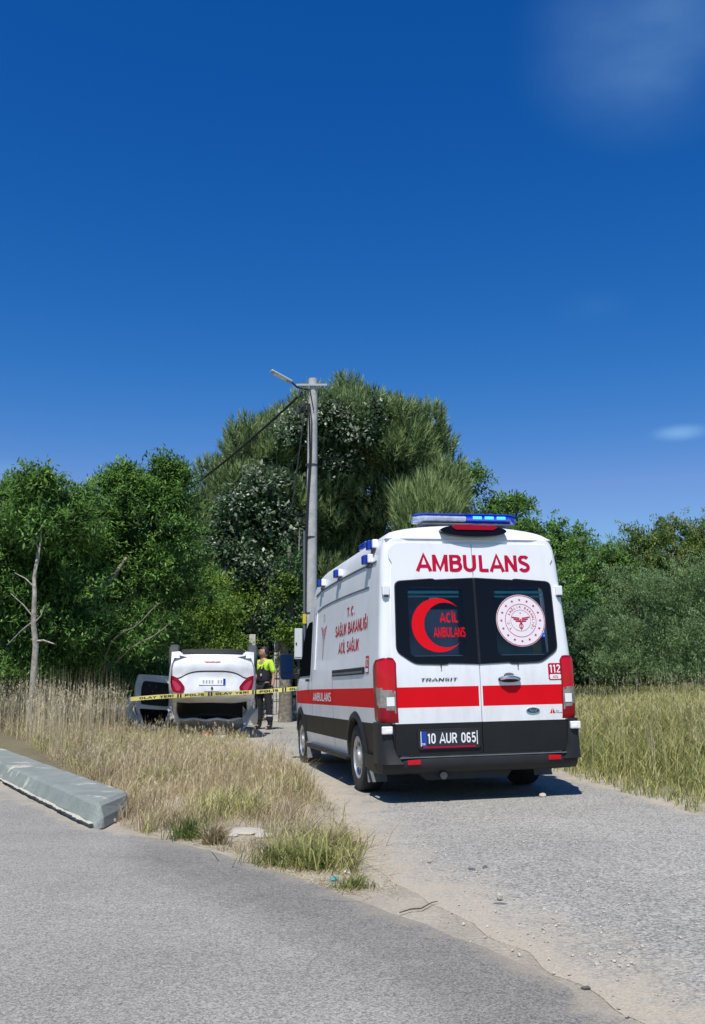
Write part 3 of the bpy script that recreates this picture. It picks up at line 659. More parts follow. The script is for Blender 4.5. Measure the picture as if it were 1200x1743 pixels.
    dl,pl=door(-1); dr,pr=door(1)
    if True:
        mb=MB(); mb.prism([(x,z) for x,z in circ(.30,1.135,.115,.032,28)],lambda x,z:rearpt(x,z,.017),lambda x,z:rearpt(x,z,.04)); h=mb.build('door_handle',M_plastic,dr,True)
        mb=MB(); mb.tube([rearpt(.20,1.135,.045),rearpt(.26,1.15,.07),rearpt(.34,1.15,.07),rearpt(.40,1.135,.045)],[.012,.018,.018,.012],8); mb.build('grip',M_chrome,h,True)
        mb=MB(); mb.prism(circ(.30,1.175,.05,.022,20),lambda x,z:rearpt(x,z,.015),lambda x,z:rearpt(x,z,.03)); mb.build('lock',M_grey_pl,h,True)
    pf=lambda o: (lambda x,z: rearpt(x,z,o))
    lettering('AMBU',(-.600,2.215,.040,2.385),pf(.0165),M_redtxt,dl,t=.205)
    lettering('LANS',(.070,2.215,.620,2.385),pf(.0165),M_redtxt,dr,t=.205)
    # crescent and words on the left glass
    cx,cz=-.40,1.675; A=circ(cx,cz,.275,.268,40,math.radians(52),math.radians(308)); B=circ(cx+.075,cz,.222,.222,40,math.radians(312),math.radians(48))
    ax,az=A[-1]; mb=MB(); mb.poly([A+B],pf(.0225)); mb.build('crescent',M_red,pl)
    lettering('ACİL',(-.385,1.70,-.195,1.795),pf(.0225),M_red,pl,.05); lettering('AMBULANS',(-.455,1.555,-.125,1.65),pf(.0225),M_red,pl,.05)
    # round emblem on the right glass
    ex,ez,er=.470,1.715,.262
    mb=MB(); mb.poly([circ(ex,ez,er,None,48)],pf(.0225)); em=mb.build('emblem',mat('emblem_film',(.78,.72,.76),.4),pr)
    mb=MB()
    for r0,r1 in ((.257,.250),(.168,.163),(.108,.105)): mb.poly([circ(ex,ez,r0,None,48),circ(ex,ez,r1,None,48)],pf(.0240))
    for k in range(16):
        a=2*PI*k/16+PI/2; sx,sz=ex+.208*math.cos(a),ez+.208*math.sin(a)
        mb.poly([[(sx+(.016 if i%2==0 else .007)*math.cos(a+PI*i/5),sz+(.016 if i%2==0 else .007)*math.sin(a+PI*i/5)) for i in range(10)]],pf(.0240))
    mb.poly([[(ex-.008,ez+.015),(ex+.008,ez+.015),(ex+.003,ez-.10),(ex-.003,ez-.10)]],pf(.0240))
    for s in (-1,1):
        for k in range(3):
            mb.poly([roundpoly([(ex+s*.012,ez+.028-k*.016),(ex+s*(.10-k*.02),ez+.040-k*.020),(ex+s*(.095-k*.02),ez+.026-k*.020),(ex+s*.012,ez+.016-k*.016)],.003,2)],pf(.0240))
        mb.tube([rearpt(ex+s*.020*math.cos(t*.9),ez+.01-.018*t,.026) for t in np.arange(0,5.5,.5)],.0035,4)
    mb.poly([[(ex+.010*math.cos(PI/2+PI*i/5)*(1 if i%2==0 else .45),ez+.075+.010*math.sin(PI/2+PI*i/5)*(1 if i%2==0 else .45)) for i in range(10)]],pf(.0240))
    mb.build('emblem_marks',M_redtxt,em,recalc=False)
    words='T.C. SAĞLIK BAKANLIĞI'
    for k,ch in enumerate(words):
        if ch==' ': continue
        a=math.radians(215-250*k/(len(words)-1)); rm=.137
        def pl_(u,v,a=a): 
            r=rm+v; px=ex+r*math.cos(a)+u*math.sin(a); pz=ez+r*math.sin(a)-u*math.cos(a); return rearpt(px,pz,.0240)
        vs,fs=text_geo(ch,.01); xm=sum(v[0] for v in vs)/len(vs); me=bpy.data.meshes.new('letter'); me.from_pydata([tuple(pl_((x-xm)*.036,(y-.35)*.036)) for x,y in vs],[],fs); link('letter',me,em,[M_redtxt]) if False else None
        mbl=MB(); mbl.v=[tuple(pl_((x-xm)*.036,(y-.35)*.036)) for x,y in vs]; mbl.f=fs; mbl.m=[0]*len(fs); ring.append(mbl)
    rb=MB()
    for q in ring:
        n=len(rb.v); rb.v+=q.v; rb.f+=[tuple(i+n for i in f) for f in q.f]; rb.m+=q.m
    rb.build('lettering',M_redtxt,em,recalc=False)
    # 112 sign, badges, maker's mark
    mb=MB(); mb.poly([rrect(.722,1.118,.868,1.285,.02)],pf(.0165)); sg=mb.build('number_sign',M_redtxt,dr)
    mb=MB(); mb.poly([rrect(.735,1.128,.855,1.175,.012)],pf(.0180)); mb.build('sign_panel',M_white_txt,sg)
    lettering('112',(.738,1.19,.852,1.27),pf(.0180),M_white_txt,sg,.035); lettering('ACİL',(.765,1.14,.825,1.162),pf(.0195),M_redtxt,sg,.02)
    lettering('TRANSIT',(-.605,1.128,-.232,1.158),pf(.019),M_darkmetal,dl,.02,0.15,1.25)
    mb=MB(); mb.prism(circ(.535,.825,.072,.031,28),pf(.014),pf(.022)); fo=mb.build('oval_badge',M_chrome,dr,True)
    mb=MB(); mb.poly([circ(.535,.825,.064,.025,28)],pf(.0235)); mb.build('badge_field',mat('badge_blue',(.02,.04,.13),.3),fo)
    lettering('Ford',(.495,.812,.575,.842),pf(.025),M_chrome,fo,0,.3)
    mb=MB(); mb.poly([[(.715,.795),(.74,.795),(.735,.84)]],pf(.0165)); mb.poly([[(.745,.795),(.775,.795),(.745,.845)]],pf(.0165)); mb.build('maker_mark',M_red,dr)
    lettering('Am',(.78,.808,.81,.826),pf(.0165),M_grey_pl,dr); mb=MB(); mb.poly([[(.78,.797),(.895,.797),(.895,.801),(.78,.801)]],pf(.0165)); mb.build('maker_line',M_grey_pl,dr)
    # number plate
    mb=MB(); mb.prism(rrect(-.66,.485,-.03,.675,.025),pf(.012),pf(.030)); fr_=mb.build('license_plate',M_plastic,dl); bevel(fr_,.004)
    mb=MB(); mb.poly([rrect(-.635,.515,-.055,.655,.012)],pf(.0325)); mb.build('plate_face',mat('plate_dark',(.022,.024,.034),.35),fr_)
    mb=MB(); mb.poly([rrect(-.635,.515,-.575,.655,.008)],pf(.034)); mb.build('blue_band',mat('plate_blue',(.01,.05,.35),.4),fr_)
    mb=MB(); mb.poly([rrect(-.61,.498,-.08,.512,.004)],pf(.034)); mb.build('dealer_strip',M_redtxt,fr_)
    mb=MB(); mb.poly([rrect(-.068,.52,-.060,.65,.003)],pf(.034)); mb.build('plate_edge',M_white_txt,fr_); mb=MB(); mb.poly([rrect(-.635,.515,-.628,.655,.003)],pf(.0350)); mb.build('plate_edge',M_white_txt,fr_)
    lettering('10 AUR 065',(-.566,.540,-.078,.635),pf(.0345),M_white_txt,fr_,.03)
    lettering('TR',(-.625,.525,-.59,.545),pf(.0355),M_white_txt,fr_,.02)
    # black lower door panels are in the door faces; bumper
    mb=MB(); prof=[(0.0,.425),(-.035,.420),(-.062,.402),(-.072,.365),(-.062,.31),(-.02,.265),(.02,.26)]
    P=[]
    for yy,z in prof:
        row=[]
        xs_=[-1.0,-.9,-.78,-.6,-.3,0,.3,.6,.78,.9,1.0]
        row.append(Vector((-1.01+(.0 if z>.3 else .03),.75,z if z<.40 else .34+ (z-.34)*1))) 
        row.append(Vector((-1.018,.30,z)))
        for x in xs_: row.append(Vector((x*1.0, yy+.09*abs(x)**8, z)))
        row.append(Vector((1.018,.30,z))); row.append(Vector((1.01,.75,z)))
        P.append(row)
    mb.grid(P)
    bu=mb.build('rear_bumper',M_plastic,T,True,math.radians(40)); 
    for sg in (-1,1):  # bumper horns rising to the lamps
        mb=MB(); prev=None; rows=[]
        for z,xi,dy in ((.36,.80,.085),(.44,.86,.055),(.52,.885,.042),(.62,.90,.034),(.735,.905,.030)):
            row=[Vector((sg*xi,-.008,z)),Vector((sg*(xi+.02),-dy,z)),Vector((sg*.965,-dy*.9,z)),Vector((sg*1.01,-dy*.35,z)),Vector((sg*1.03,.06,z)),Vector((sg*1.026,.30,z)),Vector((sg*1.00,.34,z))]
            rows.append(row)
        rows.append([Vector((p.x*.985,max(p.y,.0),.745)) for p in rows[-1]])
        mb.grid(rows); q=mb.build('bumper_corner',M_plastic,bu,True,math.radians(45))
        mb=MB(); mb.box((sg*.965,-.040,.675),(.105,.04,.072)); mb.box((sg*.948,-.058,.662),(.06,.02,.04),m=0); q2=mb.build('corner_glint',M_white_txt,bu); bevel(q2,.018,3)  # white boxes stand in for sun glinting on the bumper corners
        mb=MB(); mb.box((sg*.715,-.070,.372),(.13,.012,.045)); q3=mb.build('reflector',M_lensr,bu); bevel(q3,.008)
    mb=MB(); mb.box((0,-.052,.416),(1.70,.02,.008)); mb.build('step_edge',M_grey_pl,bu)
    mb=MB(); mb.prism([(-.66,.28),(.30,.28),(.24,.20),(-.58,.20)],lambda x,z:Vector((x,.0,z)),lambda x,z:Vector((x,.12,z))); mb.build('skid_panel',M_plastic,bu)
    mb=MB(); mb.tube([(-.42,.02,.245),(-.42,-.05,.24)],.035,12); mb.tube([(-.36,.1,.25),(-.40,.02,.245)],.03,8); mb.build('exhaust_pipe',M_darkmetal,T,True)
    # tail lamps
    for sg in (-1,1):
        def lp(t,z,off=.022):
            w=W0(z)
            if t<.30: return Vector((sg*(w-.155+(.075)*t/.30), base(z)-off, z))
            if t<.62:
                a=(t-.30)/.32*PI/2; return Vector((sg*(w-.08+(.08+off)*math.sin(a)), base(z)+.08-(.08+off)*math.cos(a), z))
            return Vector((sg*(w+off), base(z)+.08+(t-.62)/.38*.13, z))
        ts=[i/16 for i in range(17)]; mb=MB(); nz=26; P=[]
        for i in range(nz+1):
            f=i/nz; row=[]
            for t in ts:
                zt=1.345-.055*max(0,(t-.8)/.2)**2-.03*max(0,(.15-t)/.15)**2+.03*math.sin(min(1,t/.6)*PI)*.6; zb=.735+.02*t
                z=zb+(zt-zb)*f; row.append(lp(t,z,.022-(.010 if i in(0,nz) else 0)))
            P.append(row)
        def mf(i,j):
            t=(j+.5)/16; z=P[i][j].z; hi=1.005+.11*t; lo=.815+.125*t
            if j==0 or j==15 or i==0 or i==nz-1: return 3
            if t>.66: return 1
            if z>hi: return 0
            if z<lo: return 1
            return 2
        mb.grid(P,mf=mf); tl=mb.build('tail_light',[M_lensr,M_lensrd,M_lensc,M_lensrd],T,True,math.radians(50))
        mb=MB(); mb.grid([[lp(t,z,.027) for t in (.12,.2,.28,.36)] for z in (.90,.93,.96,.985)]); mb.build('reversing_lamp',M_white_txt,tl,True)
    # roof brake lamp, vents, light bar
    mb=MB(); 
    def bl(x,z): 
        return Vector((x, .06+ .55*max(0,z-2.57)*1.0, z))
    o1=[(.03+.355*math.cos(a),2.635+(.070*math.sin(a))*(1 if math.sin(a)>0 else .95)) for a in [2*PI*i/32 for i in range(32)]]
    mb.prism(o1,lambda x,z:bl(x,z)+Vector((0,-.035,0)),lambda x,z:bl(x,z)+Vector((0,.12,0)))
    br=mb.build('high_brake_lamp',M_frit,T,True)
    mb=MB(); mb.prism([(-.165,2.640),(.24,2.640),(.30,2.672),(.25,2.700),(-.17,2.700),(-.20,2.672)],lambda x,z:bl(x,z)+Vector((0,-.052,0)),lambda x,z:bl(x,z)+Vector((0,.0,0))); q=mb.build('lens',M_lensrd,br); bevel(q,.008)
    for sg in (-1,1):
        cz_=lambda x: 2.73-interp([(0,0),(.14,.003),(.28,.01),(.42,.02),(.56,.035),(.66,.05),(.75,.07),(.80,.085),(.84,.11),(.87,.14),(.895,.18)],abs(x))
        P=[[Vector((x,.10+.391*(1-math.cos(a_))*.9-.006,2.55+(cz_(x)-2.55)*math.sin(a_)+.006)) for x in np.linspace(sg*.53,sg*.71,5)] for a_ in (.75,.88,1.0)]
        mb=MB(); mb.grid(P); q=mb.build('roof_vent',M_grey_pl,T)
    lb=empty('roof_light_bar'); lb.parent=T
    def barring(x,s=1): # rounded section
        e=1.0 if abs(x)<.45 else max(.25,1-((abs(x)-.45)/.15)**2*.75)
        return e
    def dome(x0,x1,z0,z1,name,m,hy=.15,cx=.12,cy=.62):
        rows=[]
        for i in range(13):
            x=x0+(x1-x0)*i/12; e=barring(x); rows.append([Vector((cx+x,cy+hy*e*math.cos(a),z0+(z1-z0)*(.5+.5*math.sin(a))*(.75+.25*e))) for a in [2*PI*k/16 for k in range(17)]])
        mb=MB(); mb.grid(rows); mb.face(rows[0][:-1]); mb.face(rows[-1][:-1][::-1]); return mb.build(name,m,lb,True,math.radians(50))
    dome(-.58,-.02,2.795,2.885,'clear_lens',M_cleardome); d2=dome(-.015,.58,2.795,2.885,'blue_lens',M_bluedome); dome(-.57,.57,2.868,2.905,'blue_cover',M_bluedome,.13)
    dome(-.50,.50,2.772,2.800,'bar_base',M_grey_pl,.13)
    for k,(x0) in enumerate((.10,.235,.37)):
        mb=MB(); mb.box((.12+x0,.458,2.845),(.10,.012,.030)); q=mb.build('led_module',M_bluelit,lb); bevel(q,.004)
    for sx in (-.4,.4):
        mb=MB(); mb.box((.12+sx,.62,2.745),(.06,.14,.07)); mb.build('bar_foot',M_darkmetal,lb)
    # small roof blocks and side flashers
    for y,z in ((.55,2.40),(.48,2.545),(2.12,2.445),(3.25,2.455)):
        for sg in (-1,1):
            p=sidept(y,z,.03,sg); fl=empty('side_flasher'); fl.parent=T
            mb=MB(); mb.box((p.x-sg*.005,y-.045,z),(.060,.05,.092)); q=mb.build('flasher_housing',M_white_txt,fl); bevel(q,.012)
            mb=MB(); mb.box((p.x+sg*.014,y+.065,z),(.085,.125,.096)); q=mb.build('blue_lens',M_blue,fl); bevel(q,.012)
            mb=MB(); mb.box((p.x-sg*.01,y,z-.075),(.05,.13,.03)); mb.build('bracket',M_darkmetal,fl)
    mb=MB(); mb.box((-.62,1.9,2.745),(.22,.34,.075)); q=mb.build('roof_blue_lamp',M_blue,T); bevel(q,.02)
    # rails, channels and panel gaps on both sides
    for sg in (-1,1):
        def strip(name,pts,w,m,off=.003,parent=T,th=None):
            mb=MB(); P=[]
            for dz in (-w/2,w/2): P.append([sidept(y,z+dz,off,sg) for y,z in pts])
            mb.grid(P); return mb.build(name,m,parent)
        yy=list(np.arange(.30,3.75,.15)); 
        mb=MB(); mb.tube([sidept(y,2.335+.035*math.sin(min(1,y/3)*PI*.6)-.10*max(0,y-3.1)**2,.004,sg) for y in yy],.012,6); mb.build('drip_rail',M_grey_pl,T,True)
        mb=MB(); mb.tube([sidept(y,2.09+.05*math.sin(min(1,y/3)*PI*.6)-.10*max(0,y-3.0)**2,.0,sg) for y in np.arange(.58,3.75,.15)],.010,6); mb.build('panel_crease',M_grey_pl,T,True)
        strip('sliding_door_rail',[(.66,1.255),(1.4,1.255),(2.1,1.257),(2.42,1.258)],.075,M_plastic,.004)
        strip('rail_groove',[(.72,1.245),(1.4,1.245),(2.36,1.247)],.022,M_grey_pl,.012)
        for y,z0,z1 in ((2.42,.40,1.22),(3.87,.46,2.2),(4.80,.80,1.2)):
            mb=MB(); zz=list(np.linspace(z0,z1,10)); mb.grid([[sidept(y+d,z,.002,sg) for z in zz] for d in (-.005,.005)]); mb.build('door_gap',M_seam,T)
        mb=MB(); mb.tube([sidept(y,2.03 if i else 2.09,.004,sg) for i,y in enumerate(())] or [sidept(3.62,z,.002,sg) for z in np.linspace(1.33,2.10,8)],.012,6); mb.build('panel_edge',M_white,T,True)
        mb=MB(); mb.grid([[sidept(3.97+(interp([(1.26,5.32),(1.58,5.02),(1.93,4.62),(2.0,4.30)],z)-3.97)*t,z,.008,sg) for t in np.linspace(0,1,12)] for z in np.linspace(1.26,2.0,12)]); mb.build('cab_window',M_cglass,T,True)
        mb=MB(); mb.box(tuple(sidept(4.12,1.20,.02,sg)),(.03,.16,.035)); q=mb.build('cab_door_handle',M_plastic,T); bevel(q,.008)
        # wheel arches: trims and wells
        for wy in (1.2,4.95):
            mb=MB(); P=[]
            for r,o in ((.395,-.04),(.405,.022),(.455,.022),(.475,.002)):
                row=[]
                for k in range(29):
                    a=math.radians(-8+196*k/28); y=wy+r*math.cos(a); z=.36+r*math.sin(a); row.append(sidept(y,max(z,.31),o,sg))
                P.append(row)
            mb.grid(P); mb.build('arch_trim',M_plastic,T,True,math.radians(50))
            mb=MB(); P=[]
            for x in (.97,.60):
                P.append([Vector((sg*x*interp(TAP,wy),wy+.44*math.cos(math.radians(180*k/20)),.34+.44*math.sin(math.radians(180*k/20)))) for k in range(21)])
            mb.grid(P); mb.face(P[1]); mb.build('wheel_well',M_seam,T)
            dy=-.45 if True else 0
            mb=MB(); q=[(wy-.40,.42),(wy-.52,.36),(wy-.60,.16),(wy-.40,.15)]
            loop=[(wy-.37,.44),(wy-.58,.15),(wy-.42,.14),(wy-.335,.32)]
            mb.prism([(.80,.14),(1.0,.14),(.99,.44),(.80,.44)],lambda x,z:Vector((sg*x*interp(TAP,wy),wy-.47-(.44-z)*.35+.03,z)),lambda x,z:Vector((sg*x*interp(TAP,wy),wy-.47-(.44-z)*.35+.045,z)))
            mb.build('mud_flap',M_grey_pl,T)
        # sill step
        mb=MB(); mb.box((sg*.965,2.95,.325),(.14,2.7,.05)); q=mb.build('side_step',M_plastic,T); bevel(q,.015)
        # mirror
        mr=empty('wing_mirror'); mr.parent=T
        def mpt(x,z,y): return Vector((sg*x,y,z))
        lo=roundpoly([(1.075,1.225),(1.27,1.225),(1.285,1.60),(1.065,1.60)],.05); lo=[(x,z) for x,z in lo]
        mb=MB(); mb.prism(lo,lambda x,z:mpt(x,z,5.06),lambda x,z:mpt(1.17+(x-1.17)*.8,1.41+(z-1.41)*.85,5.20)); q=mb.build('mirror_shell',M_plastic,mr); bevel(q,.015)
        up=rrect(1.085,1.325,1.265,1.585,.03); dn=rrect(1.085,1.24,1.265,1.312,.02)
        gm=mat('mirror_glass',(.006,.020,.065),.15,spec=.08)  # dark blue reflection put into the glass colour
        mb=MB(); mb.poly([up],lambda x,z:mpt(x,z,5.055)); mb.build('mirror_glass',gm,mr); mb=MB(); mb.poly([dn],lambda x,z:mpt(x,z,5.055)); mb.build('wide_glass',gm,mr)
        mb=MB(); mb.box((sg*1.03,5.12,1.28),(.20,.07,.09)); q=mb.build('mirror_arm',M_plastic,mr); bevel(q,.015)
    # side lettering (left side faces the camera; right side carries the same words)
    for sg in (-1,1):
        def S(o): 
            return (lambda u,v: sidept(-u if sg<0 else u,v,o,sg))
        def bx(y0,z0,y1,z1): return (-y0,z0,-y1,z1) if sg<0 else (y1,z0,y0,z1)
        lettering('T.C.',bx(1.66,1.885,1.24,1.985),S(.004),M_redtxt,T,.02)
        lettering('SAĞLIK BAKANLIĞI',bx(2.30,1.685,.60,1.815),S(.004),M_redtxt,T,.03)
        lettering('ACİL SAĞLIK',bx(2.07,1.48,.97,1.605),S(.004),M_redtxt,T,.03)
        lettering('AMBULANS',bx(3.80,.925,2.52,1.03),S(.004),M_white_txt,T,.03)
        f=(lambda u,v: sidept(u,v,.004,sg)); mb=MB(); mb.poly([rrect(.47,1.225,.62,1.40,.015)],f); q=mb.build('number_sign',M_redtxt,T)
        mb=MB(); mb.poly([rrect(.485,1.235,.605,1.275,.01)],lambda u,v: sidept(u,v,.0055,sg)); mb.build('sign_panel',M_white_txt,q)
        lettering('112',bx(.605,1.295,.485,1.38),S(.0055),M_white_txt,q,.03)
        mb=MB(); f=(lambda u,v: sidept(u,v,.004,sg)); gy,gz=3.08,1.74
        for s in (-1,1):
            for k in range(4): mb.poly([[(gy+s*.02,gz+.10-k*.035),(gy+s*(.20-k*.04),gz+.14-k*.045),(gy+s*(.19-k*.04),gz+.11-k*.045),(gy+s*.02,gz+.07-k*.035)]],f)
            mb.poly([[(gy+s*.03,gz+.05),(gy+s*.05,gz+.04),(gy+s*.015,gz-.28),(gy,gz-.30)]],f)
        mb.poly([circ(gy,gz+.24,.05,.05,16),circ(gy,gz+.24,.038,.038,16)],f); mb.build('winged_mark',mat('pale_red_film',(.50,.22,.25),.5),T)
    # wheels
    for wy in (1.2,4.95):
        for sg in (-1,1):
            wx=.875*interp(TAP,wy)*sg; w=empty('wheel'); w.parent=T; zc=.35+wx*-.0
            w.location=(wx,wy,.352); w.rotation_euler=(0,0,0 if sg>0 else PI)
            mb=MB(); mb.lathe([(.20,-.10),(.30,-.115),(.335,-.11),(.350,-.085),(.3525,-.03),(.3525,.03),(.350,.085),(.335,.11),(.30,.118),(.235,.110),(.205,.09)],40); mb.build('tyre',M_rubber,w,True,math.radians(40))
            mb=MB(); mb.lathe([(.225,.085),(.222,.105),(.205,.108),(.195,.085),(.18,.07),(.12,.088),(.085,.095),(.075,.118),(.03,.125),(0.001,.125)],32); rim=mb.build('rim',M_steel,w,True,math.radians(35))
            for k in range(10):
                a=2*PI*k/10; mb=MB(); c=Vector((.088,.150*math.cos(a),.150*math.sin(a))); mb.v=[]; pts=[]
                for q in range(10):
                    b=2*PI*q/10; e1=Vector((0,math.cos(a),math.sin(a))); e2=Vector((0,-math.sin(a),math.cos(a))); pts.append(c+e1*.030*math.cos(b)+e2*.018*math.sin(b)+Vector((.004-.4*0*math.cos(b),0,0)))
                mb.face(pts); mb.build('rim_hole',M_seam,rim,recalc=False)
    # underbody, axle
    mb=MB(); mb.box((0,3.0,.36),(1.5,4.6,.10)); mb.box((0,.75,.40),(1.5,.8,.06)); mb.build('underbody',M_darkmetal,T)
    mb=MB(); mb.tube([(-.8,1.2,.35),(.8,1.2,.35)],.05,10); mb.tube([(-.2,1.2,.33),(0,1.2,.33),(.2,1.2,.33)],[.08,.14,.08],10); mb.build('rear_axle',M_darkmetal,T,True)
    mb=MB(); mb.box((-.15,.45,.30),(.62,.55,.16)); q=mb.build('spare_carrier',M_darkmetal,T); bevel(q,.05)
    # what shows through the rear windows
    mb=MB(); mb.box((0,1.9,.62),(1.8,3.2,.04)); mb.build('cabin_floor',M_interior,T)
    mb=MB(); mb.box((0,2.9,1.5),(1.75,.04,1.8)); mb.build('bulkhead',M_interior,T)
    mb=MB(); mb.box((-.62,1.3,1.35),(.42,1.8,1.4)); mb.build('cabinet',M_interior,T)
    mb=MB(); mb.box((.62,.85,1.35),(.40,.5,.85)); mb.build('attendant_seat',M_olive,T)
    for sg,x0,x1 in ((-1,-.69,-.16),(1,.22,.73)):
        mb=MB(); mb.tube([(x0,.075,2.005),(x1,.075,2.005)],.016,8); mb.tube([(x0,.075,1.962),(x1,.075,1.962)],.010,8); mb.box(((x0+x1)/2,.075,1.935),(.09,.03,.05)); mb.build('grab_rail',M_teal,T)
    mb=MB(); mb.box((-.42,.17,1.58),(.54,.02,.52)); q=mb.build('cabin_screen',mat('screen_blue',(.20,.25,.33),.5,var=.15,scale=3),T)
    mb=MB(); mb.box((.45,.19,1.50),(.46,.02,.30)); mb.build('locker_door',mat('locker_green',(.07,.15,.14),.5,var=.3,scale=5),T)
    mb=MB(); mb.box((.70,.20,1.68),(.10,.05,.62)); mb.build('curtain',M_olive,T)
    mb=MB(); mb.box((.735,.075,1.60),(.055,.02,.12)); q=mb.build('blue_signal',M_bluedome,T); bevel(q,.01)
    mb=MB()
    for dz in (-.035,0,.035): mb.box((.735,.060,1.60+dz),(.015,.008,.016))
    mb.build('signal_leds',M_bluelit,q)
    T.matrix_world = Matrix.Translation((1.278,9.405,0.012)) @ Euler((-.016,0,0)).to_matrix().to_4x4() if False else (Matrix.Translation((1.278,9.405,0.016)) @ Matrix.Rotation(.214,4,'Z') @ Matrix.Rotation(-.014,4,'X') @ Matrix.Rotation(-.018,4,'Y'))
    return T
ring=[]
AMB=ambulance()

# ---------------------------------------------------------------- vegetation tools
def leafmesh(name, parts, mats, parent=None):
    """parts: list of (base Nx3, axis Nx3, side Nx3, L N, W N, tone N, kind) joined into one mesh of leaf-sized faces"""
    V=[];F=[];T=[];M=[];n0=0
    for base_,ax,sd,L,W,tone,kind,mi in parts:
        n=len(base_)
        if kind=='leaf':      # folded kite, 4 vertices, 2 triangles
            up=np.cross(ax,sd); m=base_+ax*(L*.45)[:,None]
            v=np.stack([base_, m+sd*(W*.5)[:,None]+up*(W*.12)[:,None], base_+ax*L[:,None]-up*(L*.08)[:,None], m-sd*(W*.5)[:,None]+up*(W*.12)[:,None]],1); k=4
            f=np.array([[0,1,2],[0,2,3]])
        elif kind=='needle':  # slim triangle
            v=np.stack([base_-sd*(W*.5)[:,None], base_+sd*(W*.5)[:,None], base_+ax*L[:,None]],1); k=3; f=np.array([[0,1,2]])
        else:                 # grass blade bending over: quad + tip
            bend=kind[1]; m=base_+ax*(L*.55)[:,None]; tip=base_+ax*(L*.9)[:,None]+bend*(L*.38)[:,None]
            v=np.stack([base_-sd*(W*.5)[:,None], base_+sd*(W*.5)[:,None], m+sd*(W*.38)[:,None]+bend*(L*.06)[:,None], m-sd*(W*.38)[:,None]+bend*(L*.06)[:,None], tip],1); k=5
            f=np.array([[0,1,2],[0,2,3],[3,2,4]])
        V.append(v.reshape(-1,3)); F.append((f[None]+(np.arange(n)*k)[:,None,None]+n0).reshape(-1,3)); T.append(np.repeat(tone,k)); M.append(np.full(n*len(f),mi,dtype=np.int32)); n0+=n*k
    V=np.concatenate(V).astype(np.float32);F=np.concatenate(F).astype(np.int32);T=np.concatenate(T).astype(np.float32);M=np.concatenate(M)
    me=bpy.data.meshes.new(name); me.vertices.add(len(V)); me.vertices.foreach_set('co',V.ravel())
    me.loops.add(len(F)*3); me.loops.foreach_set('vertex_index',F.ravel()); me.polygons.add(len(F)); me.polygons.foreach_set('loop_start',np.arange(0,len(F)*3,3,dtype=np.int32))
    me.update(calc_edges=True); setattr_(me,'tone',T); me.polygons.foreach_set('material_index',M); me.update()
    return link(name,me,parent,mats)
def unit(a): return a/np.maximum(1e-6,np.linalg.norm(a,axis=1))[:,None]
def rv(n): return unit(NR.normal(size=(n,3)))
def frame(ax, upb=0.7):
    u=rv(len(ax))*(1-upb)+np.array([0,0,1.])*upb
    sd=unit(np.cross(ax,u)+rv(len(ax))*.05); return sd
def clumps(blob, k, lo=.62, hi=1.02, zmin=-.55):
    c=np.array(blob[:3]);r=np.array(blob[3:6]); d=rv(k*3); d=d[d[:,2]>zmin][:k]; rr=NR.uniform(lo,hi,len(d))
    return c+d*r*rr[:,None], unit(d/r)
def lumpy(blobs, n=9, lo=.30, hi=.52, zmin=-.35, shrink=.80):
    out=[]
    for b in blobs:
        r=np.array(b[3:6]); out.append((*b[:3],*(r*shrink))); cc,nn=clumps(b,n,.66,.98,zmin)
        for c,q in zip(cc,nn):
            f=NR.uniform(lo,hi); m=(r.prod())**(1/3); out.append((*c,*(f*(r*.5+m*.5)*np.array([1,1,NR.uniform(.7,1.1)]))))
    return out
def foliage(blobs, dens_, leaf, size, spread=.30, droop=.25, per=26, tone=(.2,1), core=True, lo=.60, hi=1.03, upb=.7, wid=.42, mi=0, zmin=-.55, sprig=.15):
    out=[]
    for b in blobs:
        r=np.array(b[3:6]); area=4*PI*((r[0]*r[1])**1.6/3+(r[0]*r[2])**1.6/3+(r[1]*r[2])**1.6/3)**(1/1.6)
        k=max(6,int(area*dens_)); cc,nn=clumps(b,k,lo,hi,zmin); k=len(cc)
        # a few shoots stand out of the outline
        q=NR.rand(k)<sprig; cc[q]+=(nn[q]*NR.uniform(.05,.30,(q.sum(),1))+np.array([0,0,1])*NR.uniform(0,.18,(q.sum(),1)))*min(1,r.min())
        ct=NR.uniform(tone[0],tone[1],k)
        idx=np.repeat(np.arange(k),per); n=len(idx); sp=(spread*NR.uniform(.45,1.2,k)*np.where(q,.6,1))[idx]
        g3=NR.normal(size=(n,3)); g3/=np.maximum(1,np.linalg.norm(g3,axis=1)/1.7)[:,None]; base_=cc[idx]+g3*sp[:,None]*np.array([1,1,.7])
        ax=unit(nn[idx]*.55+rv(n)*.9+np.array([0,0,-droop])); sd=frame(ax,upb)
        L=size*NR.uniform(.6,1.25,n); out.append((base_,ax,sd,L,L*wid,np.clip(ct[idx]+NR.normal(size=n)*.20,0,1),leaf,mi))
        if core:
            v=r.prod()*4.19; m=int(min(1500,v*16)); d=rv(m)*(NR.rand(m)**(1/3)*.80)[:,None]*r+np.array(b[:3]); ax=rv(m); Lc=np.full(m,size*2.2); out.append((d,ax,frame(ax,.3),Lc,Lc*.7,np.full(m,.05),'leaf',mi))  # near-black core leaves: shade inside the crown put into the colour
    return out
